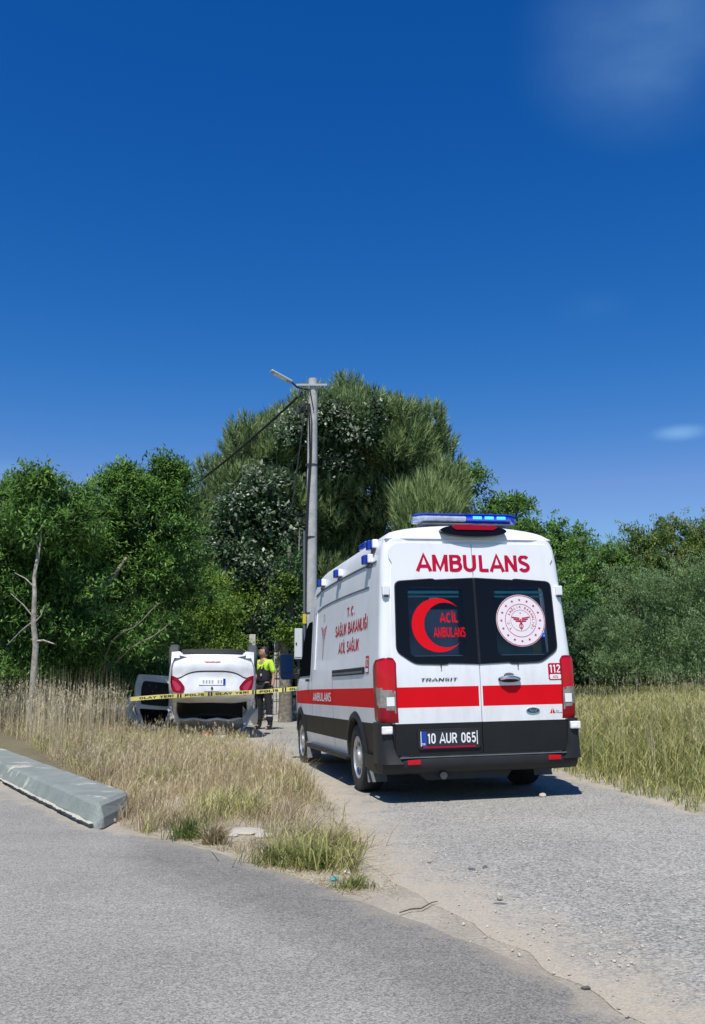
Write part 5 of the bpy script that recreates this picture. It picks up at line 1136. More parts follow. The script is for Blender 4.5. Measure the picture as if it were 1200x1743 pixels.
P=scatter(1500,1.6,11,8,22,lambda x,y:x>interp(XR,y)+.35,1.2); n=len(P); mp+=stalks(P,.42+.30*NR.rand(n),.3+.6*NR.rand(n),2,.07,.0045)
tag(leafmesh('meadow_grass',mp,[G_olive,G_green,G_straw]),'tall yellow-green meadow grass with seed heads right of the ambulance','grass',kind='stuff')
# bank of grass beyond the far kerb
P=scatter(15000,-9,6,33.5,37.5,lambda x,y:y>33.6+max(0,(x+3)*.2)); n=len(P)
tag(leafmesh('bank_grass',[blades(P,.30*NR.uniform(.5,1.2,n),.022+.01*NR.rand(n),.2+.7*NR.rand(n),.4)],[G_olive]),'short green grass on the bank beyond the far kerb','grass',kind='stuff')

# ---------------------------------------------------------------- utility pole, lamp, cables, cabinet
pb=at(528,1100,22.5); pz=terr(pb.x,22.5)
pole=empty('utility_pole',(pb.x,22.5,pz)); tag(pole,'tall tapering concrete utility pole carrying cables behind the front of the ambulance','utility pole')
def PL(u,v,Y=22.5): p=at(u,v,Y); return Vector((p.x-pb.x,Y-22.5,p.z-pz))
top=PL(533,645); mb=MB(); mb.tube([(0,0,0),tuple(top*.35),tuple(top*.7),tuple(top)],[.155,.142,.128,.112],16); mb.build('pole_shaft',M_pole,pole,True,math.radians(40))
for v in (792,915,1044):
    c=PL(530 if v<800 else 528.5,v); mb=MB(); mb.tube([c+Vector((0,0,-.02)),c+Vector((0,0,.02))],[.150,.150],16); mb.build('band',M_darkmetal,pole,True,math.radians(40))
mb=MB(); a=PL(505,659); b=PL(557,657); a.y=b.y=-.13; mb.box(tuple((a+b)/2),((b-a).length,.05,.05)); mb.build('cross_arm',mat('galvanised',(.45,.46,.47),.45,.5),pole)
for k,(u,v) in enumerate(((512,672),(517,690),(508,700))):
    mb=MB(); c=PL(u,v)+Vector((0,-.14,0)); mb.tube([c+Vector((0,0,-.10)),c+Vector((0,0,-.02)),c+Vector((0,0,.08))],[.04,.06,.035],8); mb.build('insulator',M_darkmetal,pole,True)
def catenary(a,b,sag,n=22): return [a.lerp(b,i/n)+Vector((0,0,-sag*4*(i/n)*(1-i/n))) for i in range(n+1)]
mb=MB(); c0=PL(521,662)+Vector((0,-.15,0)); mb.tube([c0,PL(512,672)+Vector((0,-.2,0)),PL(507,690)+Vector((0,-.2,0)),PL(516,702)+Vector((0,-.18,0)),PL(524,690)+Vector((0,-.15,0)),PL(519,670)+Vector((0,-.16,0)),PL(528,666)+Vector((0,-.14,0)),PL(534,700)+Vector((0,-.15,0))],.014,6); mb.build('cable_loop',M_wire,pole,True)
for du,r in ((0,.022),(4,.016)):
    mb=MB(); pts=[PL(525+du*.6,690),PL(527+du,720),PL(528+du*.6,780),PL(524+du*.4,850),PL(521.5+du*.3,915),PL(520+du*.3,980),PL(519.5+du*.3,1044),PL(520+du*.3,1110),PL(520+du*.3,1190)]
    for i,p in enumerate(pts): p.y=-.145
    mb.tube(pts,r,7); mb.build('cable_down',M_wire,pole,True)
mb=MB(); mb.tube([PL(518.5,v)+Vector((0,-.15,0)) for v in (905,960,1010,1044,1100,1180)],.030,8); mb.build('conduit',mat('conduit_grey',(.11,.13,.15),.5),pole,True)
mb=MB(); mb.tube([PL(519,v)+Vector((0,-.15,0)) for v in (1046,1062)],.048,8); mb.build('yellow_sleeve',mat('yellow_plastic',(.62,.50,.06),.5),pole,True)
lamp=empty('street_lamp',(pb.x,22.5,pz)); tag(lamp,'slim grey LED street lamp on a bracket at the top of the pole','street lamp')
A=PL(518,664)+Vector((0,-.1,0)); B=PL(498,657)+Vector((0,-.3,0)); mb=MB(); mb.tube([PL(528,664),A,PL(506,663)+Vector((0,-.2,0)),B],.024,8); mb.build('lamp_bracket',M_darkmetal,lamp,True)
E1=PL(464,642)+Vector((0,-.5,0)); dd=(E1-B); L=dd.length; q=dd.to_track_quat('X','Z').to_matrix(); mb=MB(); mb.box(tuple((B+E1)/2),(L,.17,.055),q); lh=mb.build('lamp_head',mat('lamp_grey',(.42,.45,.47),.4),lamp); bevel(lh,.02)
mb=MB(); mb.box(tuple((B+E1)/2-q@Vector((-.03,0,.035))),(L*.6,.13,.012),q); mb.build('led_panel',M_white_txt,lh)
for lab,pts in (('thick black overhead cable sloping from the pole down to the left behind the trees',catenary(PL(507,678)+Vector((0,-.1,0)),PL(318,835,25.5),.08)+[PL(100,1000,29)]),
                ('thin black cable sagging from the pole top down to the wire fence',catenary(PL(520,694)+Vector((0,-.15,0)),PL(497,862,22.0),.02,8)+catenary(PL(497,862,22.0),PL(424,1068,24.4),.05,10)[1:])):
    mb=MB(); mb.tube([p+Vector((pb.x,22.5,pz)) for p in pts],.030 if 'thick' in lab else .016,6); tag(mb.build('cable',M_wire,None,True),lab,'cable')
cb=empty('meter_cabinet',(at(508,1120,22.2).x,22.2,0)); tag(cb,'pale grey electrical cabinet fixed against the foot of the utility pole','cabinet')
p0=at(502,1122,22.2); p1=at(516,1070,22.2); w=p1.x-p0.x; mb=MB(); mb.box((0,.0,(p0.z+p1.z)/2),(w,.2,p1.z-p0.z)); q=mb.build('cabinet_box',mat('cabinet_grey',(.50,.52,.53),.5,var=.08),cb); bevel(q,.015)
mb=MB(); mb.box((0,-.105,(p0.z+p1.z)/2),(w*.86,.015,(p1.z-p0.z)*.86)); mb.build('cabinet_door',mat('cabinet_grey_light',(.58,.60,.61),.5),cb); mb=MB(); mb.box((-w*.25,-.12,(p0.z+p1.z)/2),(.03,.02,.05)); mb.build('latch',M_seam,cb)
mb=MB(); mb.box((0,.05,p0.z/2),(.05,.05,p0.z)); mb.build('cabinet_stand',M_darkmetal,cb)

# ---------------------------------------------------------------- fence posts, mesh, rubble wall and dark gate beyond the crash
def post(u,v,Y,lab,lean=0):
    p=at(u,v,Y); z0=terr(p.x,Y); h=p.z-z0; o=empty('fence_post',(p.x,Y,z0)); mb=MB(); mb.box((lean/2,0,h/2),(.17,.13,h),Matrix.Rotation(lean/h,3,'Y')); q=mb.build('post_shaft',M_post,o); bevel(q,.012)
    mb=MB(); mb.tube([(-.09,-.075,h*.82),(.09,-.075,h*.82)],.008,5); mb.tube([(-.09,-.075,h*.5),(.09,-.075,h*.5)],.008,5); mb.build('tie_wire',M_darkmetal,o)
    tag(o,lab,'fence post',"concrete posts of the wire fence"); return o
post(430,1080,25.5,'upright concrete fence post just left of the paramedic'); post(471,1082,25.8,'concrete fence post between the paramedic and the wing mirror',.03); post(352,1092,25.8,'concrete fence post half hidden behind the overturned car')
o=empty('wire_fence',(at(400,1100,25.7).x,25.7,0)); tag(o,'rusty wire mesh fence strung between the concrete posts','fence')
xa,xb=at(300,1100,25.7).x,at(560,1100,25.7).x; z0=.3; z1=at(400,1090,25.7).z; ox=o.location.x
mb=MB()
for i in range(7): z=z0+(z1-z0)*i/6; mb.tube([(xa-ox+(xb-xa)*k/10,.02*math.sin(k*2+i),z+.015*math.sin(k*1.7+i)) for k in range(11)],.006,4)
q=mb.build('line_wires',M_darkmetal,o,recalc=False); q['kind']='stuff'
mb=MB()
for i in range(48): x=xa+(xb-xa)*i/47-ox; mb.tube([(x,0,z0),(x+.02*math.sin(i),0,z1)],.005,4)
q=mb.build('mesh_wires',M_darkmetal,o,recalc=False); q['kind']='stuff'
g=empty('metal_gate',(at(385,1100,27).x,27,.1)); tag(g,'dark metal bar gate standing in shade behind the overturned car','gate')
xa,xb=at(345,1100,27).x-g.location.x,at(425,1100,27).x-g.location.x; zt_=at(385,1081,27).z-.1
for x in np.linspace(xa,xb,13):
    mb=MB(); mb.box((x,0,zt_/2),(.035,.035,zt_)); mb.build('gate_bar',M_darkmetal,g)
for z in (.15,zt_*.5,zt_-.05):
    mb=MB(); mb.box(((xa+xb)/2,-.03,z),(xb-xa,.03,.05)); mb.build('gate_rail',M_darkmetal,g)
# rubble wall: each pale stone its own piece
rw=empty('rubble_wall',(at(490,1140,26.3).x,26.3,terr(-2,26.3))); tag(rw,'low loose wall of pale rubble stones behind the paramedic and the wing mirror','wall')
def stone_mesh(seed,n=1):
    bm=bmesh.new(); bmesh.ops.create_icosphere(bm,subdivisions=2,radius=1); r=random.Random(seed)
    dirs=[Vector((r.uniform(-1,1),r.uniform(-1,1),r.uniform(-1,1))).normalized() for _ in range(7)]; of=[r.uniform(.55,.85) for _ in dirs]
    for v in bm.verts:
        for d,f in zip(dirs,of):
            t=v.co.dot(d)
            if t>f: v.co-=d*(t-f)
        v.co*=1+r.uniform(-.04,.04)
    me=bpy.data.meshes.new('stone'); bm.to_mesh(me); bm.free(); me.materials.append(M_stone); return me
SM=[stone_mesh(i) for i in range(6)]
for row in range(6):
    for k in range(16):
        q=bpy.data.objects.new('stone',SM[R.randrange(6)]); C.objects.link(q); q.parent=rw; sx=R.uniform(.10,.17); q.scale=(sx,sx*.8,sx*.55); q.rotation_euler=(R.uniform(-.3,.3),R.uniform(-.3,.3),R.uniform(0,6)); q.location=(-1.1+k*.20+R.uniform(-.05,.05)+(row%2)*.1,R.uniform(-.08,.08),.08+row*.155+R.uniform(-.03,.03)-.04*abs(k-9)*(row>3))

# ---------------------------------------------------------------- overturned car
def car():
    T=empty('overturned_car'); tag(T,'white car lying upside down on its roof with the tail towards the ambulance','car')
    W_=[(0.0,.93),(.12,.975),(.5,1.0),(3.6,1.0),(4.0,.95),(4.2,.86),(4.3,.70)]
    def deck(y): return interp([(0,1.02),(.10,1.075),(.55,1.10),(1.0,1.06),(3.0,1.0),(3.2,.97),(4.1,.80),(4.3,.62)],y)
    ys_=[0,.03,.08,.15,.3,.5,.8,1.1,1.5,1.9,2.3,2.7,3.1,3.4,3.7,3.9,4.05,4.2,4.3]
    def sec(y):
        w=.875*interp(W_,y); d=deck(y); rr=min(1,.5+y/.10*.5); lo=.20+.10*max(0,(.08-y)/.08)
        return [(0,lo),(.55*w,lo),(.80*w,lo+.02),(.93*w,.32),(.985*w,.46),(1.0*w,.62),(1.0*w,.80),(.975*w,d-.10),(.93*w,d-.03),(.84*w,d),(.55*w,d+.015),(0,d+.025)]
    def bump(y,z): # rear face bulge
        return 0
    mb=MB(); rows=[]
    for y in ys_:
        s_=sec(y); rows.append([Vector((-x,y+bump(y,z),z)) for x,z in s_]+[Vector((x,y,z)) for x,z in s_[::-1][1:]])
    WHc=[(.82,.32),(3.42,.32)]
    def crumple(p):
        k=max(0,p.y-2.6)*.07+max(0,p.z-.9)*.05; return p+Vector((math.sin(p.y*7+p.z*9)*k,math.sin(p.x*8+p.z*5)*k,math.sin(p.x*6+p.y*8)*k))
    rows=[[crumple(p) for p in r] for r in rows]
    def mfc(i,j): return 1 if j in (0,1,20,21) else 0
    mb.grid(rows,mf=mfc,keep=lambda i,j: not(j in(2,3,4,17,18,19) and any(abs((ys_[i]+ys_[i+1])/2-wy)<.34 for wy,_ in WHc)))
    mb.face(rows[-1])
    mb.build('body',[M_carw,M_darkmetal],T,True,math.radians(40))
    # rear face: bumper and boot lid as curved sheets
    def rf(x,z): # rear surface
        b=.0-.075*math.exp(-((z-.47)/.16)**2)-.018*math.exp(-((z-.88)/.2)**2)+.045*max(0,(z-1.0)/.08)**2*.6
        return b+.13*abs(x/.82)**3.0
    def rp(x,z,o=0): return Vector((x,rf(x,z)-o,z))
    xsn=[-.82+.082*i for i in range(21)]; 
    def zlow(x): return .20+.035*max(0,(abs(x)-.60)/.2)*0+(-.03 if abs(x)>.62 else .045)
    mb=MB(); zr=[0,.12,.3,.5,.7,.88,1.0]; P=[[rp(x,zlow(x)+(.60+(-.02+.12*abs(x/.62)**4 if abs(x)<.62 else .10)-zlow(x))*f) for x in xsn] for f in zr]; mb.grid(P); mb.grid([[p+Vector((0,.10,.0)) for p in P[-1]],P[-1]]); mb.grid([P[0],[p+Vector((0,.25,.0)) for p in P[0]]]); bpz=mb.build('bumper',M_carw,T,True,math.radians(40))
    mb=MB(); mb.grid([[rp(x,.215+.02*t-.04*(1-t),.006) for x in np.linspace(-.60,.60,13)] for t in (0,1)]); mb.grid([[rp(x,z,-.03) for x in np.linspace(-.62,.62,13)] for z in (.13,.25)]); mb.build('lower_valance',M_plastic,bpz)
    mb=MB(); mb.prism(roundpoly([(-.17,.395),(.17,.395),(.14,.425),(-.14,.425)],.008),lambda x,z:rp(x,z,.006),lambda x,z:rp(x,z,-.01)); mb.build('fog_lamp',M_lensrd,bpz)
    mb=MB(); ztop_=lambda x: 1.055-.04*abs(x/.6)**3
    P=[[rp(x,.625+(-.02+.12*abs(x/.62)**4 if abs(x)<.62 else .10)+(ztop_(x)-.625-(-.02+.12*abs(x/.62)**4 if abs(x)<.62 else .10))*f,.004) for x in np.linspace(-.62,.62,19)] for f in np.linspace(0,1,9)]; mb.grid(P); mb.grid([P[-1],[p+Vector((0,.45,.03)) for p in P[-1]]]); lid=mb.build('boot_lid',M_carw,T,True,math.radians(40))
    mb=MB(); P=[[rp(s_*x,.625+.03+(ztop_(x)-.62)*f*.98,.0) for x in (.615,.68,.75,.82)] for f in np.linspace(0,1,6) for s_ in (1,)]; 
    for s_ in (-1,1):
        mb.grid([[rp(s_*x,.610+(1.03-.61)*f,.0) for x in (.60,.68,.75,.82)] for f in np.linspace(0,1,6)])
    mb.build('rear_quarter',M_carw,T,True,math.radians(40))
    for s_ in (-1,1):
        out=roundpoly([(.53,.90),(.57,1.03),(.66,1.06),(.76,1.0),(.835,.82),(.85,.68),(.80,.655),(.70,.70),(.60,.80)],.025)
        mb=MB(); mb.prism(out,lambda x,z:rp(s_*x,z,.030),lambda x,z:rp(s_*x,z,-.06)); t=mb.build('tail_light',M_lensrd,T); bevel(t,.012)
        inner=roundpoly([(.60,.90),(.63,.98),(.70,.96),(.77,.82),(.79,.74),(.70,.79)],.02); mb=MB(); mb.poly([inner],lambda x,z:rp(s_*x,z,.0325)); mb.build('lens',mat('pink_lens',(.40,.03,.06),.2,coat=.4),t)
    mb=MB(); mb.prism(rrect(-.26,.735,.26,.86,.012),lambda x,z:rp(x,z,.012),lambda x,z:rp(x,z,.022)); pl=mb.build('license_plate',M_white_txt,lid)
    mb=MB(); mb.poly([rrect(-.26,.737,-.215,.858,.004)],lambda x,z:rp(x,z,.0235)); mb.build('blue_band',M_blue,pl)
    # the plate is unreadable in the photo: only soft grey strokes
    lettering('00 0000',(-.18,.765,.235,.828),lambda x,z:rp(x,z,.0235),M_grey_pl,pl,t=.26) if False else None
    mb=MB()
    for k in range(7):
        if k==2: continue
        x=-.18+k*.058; mb.box(tuple(rp(x,.797,.0245)),(.034,.003,.062))
    q=mb.build('plate_marks',mat('plate_smudge',(.38,.39,.40),.5),pl); q['kind']='stuff'
    mb=MB(); out=[(0,.945),(-.024,.905),(0,.865),(.024,.905)]; mb.prism(out,lambda x,z:rp(x,z+.02,.02),lambda x,z:rp(x,z+.02,.0)); mb.poly([[(0,.925),(-.01,.905),(0,.885),(.01,.905)]],lambda x,z:rp(x,z+.02,.021),); mb.build('diamond_badge',M_darkmetal,lid)
    mb=MB(); mb.prism([(-.15,.985),(.15,.985),(.13,1.005),(-.13,1.005)],lambda x,z:rp(x,z,.02),lambda x,z:rp(x,z,0)); mb.build('grab_strip',M_grey_pl,lid)
    mb=MB(); gp=[]; mb.tube([rp(x,.612+(-.02+.12*abs(x/.62)**4 if abs(x)<.62 else .10),.0) for x in np.linspace(-.80,.80,24)],.012,6); mb.build('bumper_gap',M_seam,T,True)
    # cabin: dark broken glass, buckled white pillars and roof
    R0=[(.50,.74,1.09),(1.05,.66,1.40),(1.45,.63,1.43),(2.15,.62,1.42),(3.0,.72,1.02)]
    mb=MB(); bl=[Vector((s_*.72,.52,1.08)) for s_ in (-1,1)]
    def side_(s_): return [Vector((s_*w,y,z)) for y,w,z in R0]
    L_,R_=side_(-1),side_(1)
    for i in range(4): mb.face([L_[i],L_[i+1],Vector((-.80,L_[i+1].y,1.0)),Vector((-.80,L_[i].y,1.0))],0); mb.face([R_[i],R_[i+1],Vector((.80,R_[i+1].y,1.0)),Vector((.80,R_[i].y,1.0))],0)
    mb.grid([[L_[0].lerp(R_[0],t) for t in (0,.25,.5,.75,1)],[L_[1].lerp(R_[1],t)+Vector((0,-.03+.12*(t-.5)**2,-.03)) for t in (0,.25,.5,.75,1)]],m=0)
    mb.grid([[L_[3].lerp(R_[3],t) for t in (0,.5,1)],[L_[4].lerp(R_[4],t) for t in (0,.5,1)]],m=0)
    mb.build('broken_glass',mat('shattered_glass',(.010,.011,.012),.22),T)
    P=[]
    for y,w,z in ((1.02,.665,1.395),(1.10,.68,1.425),(1.4,.67,1.455),(1.8,.66,1.46),(2.15,.64,1.44),(2.3,.63,1.40)):
        P.append([Vector((w*t,y+(.10*t*t-.08 if y<1.2 else 0),z-.05*t**4+(.018*math.sin(t*9+y*6)))) for t in np.linspace(-1,1,13)])
    mb=MB(); mb.grid(P); mb.grid([[p+Vector((0,.0,-.03)) for p in P[0]],P[0]]); rfm=mb.build('roof',M_carw,T,True,math.radians(40))
    mb=MB(); mb.tube([p+Vector((0,-.01,0)) for p in P[0]],.020,7); mb.build('roof_edge',M_carw,rfm,True)
    for s_ in (-1,1):
        for a,b in (((.74,.50,1.07),(.665,1.06,1.42)),((.80,1.70,1.02),(.655,1.70,1.45)),((.74,3.0,1.01),(.63,2.25,1.41))):
            mb=MB(); a_=Vector((s_*a[0],a[1],a[2])); b_=Vector((s_*b[0],b[1],b[2])); m_=a_.lerp(b_,.5)+Vector((s_*.05,0,.02)); mb.tube([a_,m_,b_],[.055,.040,.04],6); mb.build('pillar',M_carw,T,True)
    # wheels stay up in the air
    for wy in (.82,3.42):
        for s_ in (-1,1):
            w=empty('wheel'); w.parent=T; w.location=(s_*.80,wy,.17 if wy<1 else .24); w.rotation_euler=(0,0,0 if s_>0 else PI)
            mb=MB(); mb.lathe([(.19,-.09),(.27,-.10),(.300,-.075),(.305,0),(.300,.075),(.27,.10),(.20,.09)],28); mb.build('tyre',mat('dusty_tyre',(.055,.058,.062),.8,var=.3),w,True,math.radians(40))
            mb=MB(); mb.lathe([(.205,.085),(.19,.06),(.10,.075),(.05,.09),(.001,.09)],24); mb.build('rim',M_steel,w,True)
            mb=MB(); mb.lathe([(.19,-.085),(.12,-.05),(.001,-.05)],20); mb.build('brake_drum',M_darkmetal,w,True)
    # underside
    mb=MB(); mb.box((0,1.9,.20),(1.35,3.2,.06)); mb.build('floor_pan',M_darkmetal,T)
    mb=MB(); mb.tube([(-.60,.80,.24),(.60,.80,.24)],.05,8); mb.tube([(-.60,.82,.27),(-.62,.5,.22)],.03,6); mb.tube([(.60,.82,.27),(.62,.5,.22)],.03,6); mb.build('rear_axle',M_darkmetal,T,True)
    mb=MB(); mb.tube([(-.35,.28,.17),(.25,.28,.17)],[.10,.10],12); mb.tube([(.30,.3,.17),(.34,1.2,.15),(.05,2.6,.15)],.025,6); mb.build('exhaust',mat('exhaust_grey',(.16,.165,.17),.6,.4,var=.3),T,True)
    mb=MB(); mb.box((0,.10,.225),(1.25,.10,.05)); mb.build('rear_crossmember',mat('underseal_grey',(.12,.13,.14),.7,var=.3),T)
    # door swung open on the left (the car's own right side is up-side-down on the left)
    dr=empty('open_door'); dr.parent=T; dr.location=(.86,1.98,0); dr.rotation_euler=(0,0,math.radians(-20))
    # door drawn in its own plane: u along the door from the hinge, z height; thickness along y
    dm=Matrix.Rotation(0,4,'Z')
    frame_=roundpoly([(0,.30),(.86,.30),(.92,.55),(.90,.98),(.72,1.42),(.18,1.46),(0,1.00)],.06); hole=roundpoly([(.10,1.03),(.80,1.03),(.66,1.36),(.22,1.39)],.04)
    D=lambda o: (lambda u,z: Vector((u*.92,o,z)))
    mb=MB(); mb.poly([frame_,hole],D(.055)); mb.poly([frame_,hole],D(-.035))
    for lp_ in (frame_,hole):
        for i in range(len(lp_)):
            a=lp_[i-1]; b=lp_[i]; mb.face([D(.055)(*a),D(.055)(*b),D(-.035)(*b),D(-.035)(*a)])
    mb.build('door_shell',M_carw,dr)
    trim=roundpoly([(.12,.46),(.74,.44),(.78,.62),(.77,.94),(.12,.96)],.06)
    for o_ in (.058,-.038):
        mb=MB(); mb.prism(trim,D(o_),D(o_*1.45)); q=mb.build('door_trim',M_cloth,dr)
        mb=MB(); mb.poly([hole],D(o_*.9)); mb.build('door_glass',M_cglass,dr)
        mb=MB(); mb.box((.40,o_*1.6,.80),(.42,.05,.06)); q=mb.build('armrest',M_grey_pl,dr); bevel(q,.015)
    # torn bumper piece hanging left below, airbag cloth right
    mb=MB(); P=[[Vector((1.58+.24*a*(1-.5*b)+.09*math.sin(b*5)+.03*math.sin(a*13),1.45+.12*b+.05*math.sin(a*9+b*7),.88+.52*b+.07*math.sin(a*8+b*5))) for a in np.linspace(0,1,7)] for b in np.linspace(0,1,8)]
    mb.grid(P); q=mb.build('torn_panel',M_carw,T,True); sol=q.modifiers.new('solid','SOLIDIFY'); sol.thickness=.012
    mb=MB(); P=[[Vector((-.62-.30*a,.55+.16*math.sin(b*4+a*3),1.18+.34*b+.05*math.sin(a*9+b*7))) for a in np.linspace(0,1,12)] for b in np.linspace(0,1,12)]
    mb.grid(P); q=mb.build('airbag_cloth',mat('airbag_grey',(.42,.41,.37),.8,bump=.4,bscale=20),T,True)
    T.matrix_world = Matrix.Translation((at(361,1150,19).x,19.05,1.885+terr(-2.9,20))) @ Matrix.Rotation(.13,4,'Z') @ Matrix.Rotation(-.195,4,'X') @ Matrix.Rotation(PI,4,'Y')
    return T
CAR=car()
# red and white debris in the grass in front of the car
for i,(u,v,m_,lab) in enumerate(((352,1252,M_lensr,'broken red lamp fragment in the grass in front of the car'),(372,1247,M_lensr,'second red lamp fragment on the asphalt edge, right of the first'),(362,1262,M_white_txt,'white plastic splinter beside the red fragments'),(377,1256,M_white_txt,'small white splinter right of the red fragments'))):
    p=gnd(u,v,.05); z=terr(p.x,p.y)
    me=stone_mesh(40+i); me.materials.clear(); me.materials.append(m_); q=bpy.data.objects.new('debris_piece',me); C.objects.link(q); q.location=(p.x,p.y,z+.06); q.scale=(.13,.07,.05); q.rotation_euler=(.4*i,.3,i); tag(q,lab,'debris')

# ---------------------------------------------------------------- police tape
def tape():
    pts=[Vector(at(u,v,Y)) for u,v,Y in ((222,1190,17.7),(270,1187,17.8),(310,1185,17.9),(360,1181,18.0),(410,1178,18.1),(450,1176,18.2),(500,1173,18.3),(560,1169,18.5),(680,1160,19.0),(760,1158,19.4))]
    cum=[0]
    for a,b in zip(pts,pts[1:]): cum.append(cum[-1]+(b-a).length)
    h=.076
    def tp(u,v,o=0):
        for i in range(len(cum)-1):
            if u<=cum[i+1] or i==len(cum)-2: f=(u-cum[i])/(cum[i+1]-cum[i]); p=pts[i].lerp(pts[i+1],f); break
        tw=.12*math.sin(u*3.1)+.08*math.sin(u*7); return p+Vector((0,-o+math.sin(tw)*(v-.5)*h,(v-.5)*h*math.cos(tw)+.012*math.sin(u*2.2)))
    mb=MB(); n=90; P=[[tp(cum[-1]*i/n,v) for i in range(n+1)] for v in (0,.5,1)]; mb.grid(P); o=mb.build('barrier_tape',M_tape,None); tag(o,'yellow police barrier tape with black lettering stretched across the scene','barrier tape')
    u=.16; k=0
    while u<cum[-1]-.9:
        wd='OLAY YERİ' if k%2==0 else 'POLİS'; L=.62 if k%2==0 else .36
        t=lettering(wd,(u,.25,u+L,.78),lambda a,b: tp(a,b,.004),M_seam,o,t=.2); u+=L+.07
        mb=MB(); mb.grid([[tp(u+d,v,.003) for v in (0,.5,1)] for d in (0,.03)]); mb.grid([[tp(u+d,v,.003) for v in (0,.5,1)] for d in (.05,.08)]); q=mb.build('stripe_marks',M_seam,o); u+=.14; k+=1
tape()

# ---------------------------------------------------------------- small stones and litter
def stone(u,v,sx,sy,sz,lab,m=M_stone,cat='stone',name='stone',seed=0,z=0.0):
    p=gnd(u,v,.0); me=stone_mesh(60+seed).copy() if False else stone_mesh(60+seed); me.materials.clear(); me.materials.append(m); q=bpy.data.objects.new(name,me); C.objects.link(q); q.scale=(sx,sy,sz); q.location=(p.x,p.y,terr(p.x,p.y)+sz*.6+z); q.rotation_euler=(0,0,seed); tag(q,lab,cat); return q
M_dk=mat('dark_stone',(.10,.10,.10),.8,var=.3,scale=20)
stone(924,1359,.042,.036,.028,'round pale stone at the edge of the ambulance shadow, right of centre',seed=1)
stone(851,1534,.020,.018,.022,'pale pebble standing on a dark chip in the middle of the side road',seed=2,z=.01)
stone(851,1540,.034,.020,.008,'flat dark chip under the pale pebble on the side road',M_dk,seed=3)
stone(826,1478,.026,.018,.012,'dark stone chip at the right of a pair on the side road',M_dk,seed=4)
stone(803,1481,.036,.020,.010,'flat dark stone chip at the left of a pair on the side road',M_dk,seed=5)
stone(731,1470,.014,.012,.008,'tiny dark pebble at the edge of the sand',M_dk,seed=6)
stone(187,1396,.060,.045,.030,'buff stone lying at the end of the painted kerb',seed=7)
stone(168,1399,.035,.030,.016,'small crumbled mortar lump at the kerb foot',seed=8)
stone(418,1412,.20,.15,.022,'large flat pale slab in the bare patch of the verge',seed=9)
stone(448,1420,.10,.09,.022,'smaller pale slab right of the large flat one on the verge',seed=10)
stone(395,1419,.06,.05,.02,'small pale slab left of the large flat one on the verge',seed=11)
stone(998,1684,.022,.016,.010,'dark pebble on the sand near the bottom right corner',M_dk,seed=12)
stone(568,1500,.030,.022,.020,'crumpled scrap of turquoise plastic in the grass at the verge tip',mat('turquoise_plastic',(.05,.28,.30),.4),'litter','plastic_scrap',13)
stone(590,1487,.022,.03,.016,'crumpled white paper scrap in the grass at the verge tip',M_white_txt,'litter','paper_scrap',14)
gm=[SM[i] for i in range(6)]; grit=MB()
for i in range(260):
    t=R.random(); u=600+R.uniform(-60,260)+(t*380); v=1400+t*300+R.uniform(-70,40); p=gnd(u,v)
    if inpoly(p.x,p.y,FEdec): continue
    s_=R.uniform(.002,.0065); c=(p.x,p.y,terr(p.x,p.y)+.006+s_*.5); grit.box(c,(s_*2,s_*1.6,s_*1.2),Euler((R.random(),R.random(),R.random()*6)).to_matrix())
tag(grit.build('loose_grit',[M_stone],recalc=False),'loose pale grit scattered over the sandy edge of the side road','grit',kind='stuff')
# dry twig on the sand
mb=MB(); Q=[gnd(u,v,.018) for u,v in ((680,1553),(700,1547),(717,1546),(735,1536),(745,1534))]; mb.tube(Q,[.003,.004,.004,.003,.002],5); tag(mb.build('twig',M_barkd),'thin dry twig lying on the sand between the two roads','twig')
# red flowers at the right edge
fl=empty('poppy_clump',(at(1196,1340,8.6).x,8.6,terr(2.95,8.6))); tag(fl,'small clump of orange-red flowers in the grass at the right edge','flowers')
mb=MB(); pet=MB()
for k in range(6):
    x,y,h=R.uniform(0,.2),R.uniform(-.12,.12),R.uniform(.10,.22); mb.tube([(x*.5,y*.5,0),(x,y,h)],.003,4)
    for a in range(4):
        t=a*PI/2+k; pet.face([(x,y,h),(x+.03*math.cos(t),y+.03*math.sin(t),h+.016),(x+.034*math.cos(t+.7),y+.034*math.sin(t+.7),h+.020),(x+.03*math.cos(t+1.4),y+.03*math.sin(t+1.4),h+.016)])
q=mb.build('stems',G_green,fl,recalc=False); q['kind']='stuff'; q=pet.build('petals',mat('poppy_red',(.38,.09,.05),.6),fl,recalc=False); q['kind']='stuff'

# ---------------------------------------------------------------- the paramedic
def skin(name,J,E_,m,parent,sub=2,root=0,smoothsh=True):
    """J: list of (x,y,z,rx,ry); E_: bone list"""
    me=bpy.data.meshes.new(name); me.from_pydata([j[:3] for j in J],E_,[]); me.materials.append(m)
    o=bpy.data.objects.new(name,me); C.objects.link(o); o.parent=parent
    o.modifiers.new('skin','SKIN').use_smooth_shade=True
    sv=me.skin_vertices
    if not sv: me.skin_vertices
    bpy.context.view_layer.update()
    lay=me.skin_vertices[0] if len(me.skin_vertices) else None
    if lay is None:
        bm=bmesh.new(); bm.from_mesh(me); bm.verts.layers.skin.verify(); bm.to_mesh(me); bm.free(); lay=me.skin_vertices[0]
    for i,j in enumerate(J):
        lay.data[i].radius=(j[3],j[4]); lay.data[i].use_root=(i==root)
    s=o.modifiers.new('sub','SUBSURF'); s.levels=sub; s.render_levels=sub
    return o
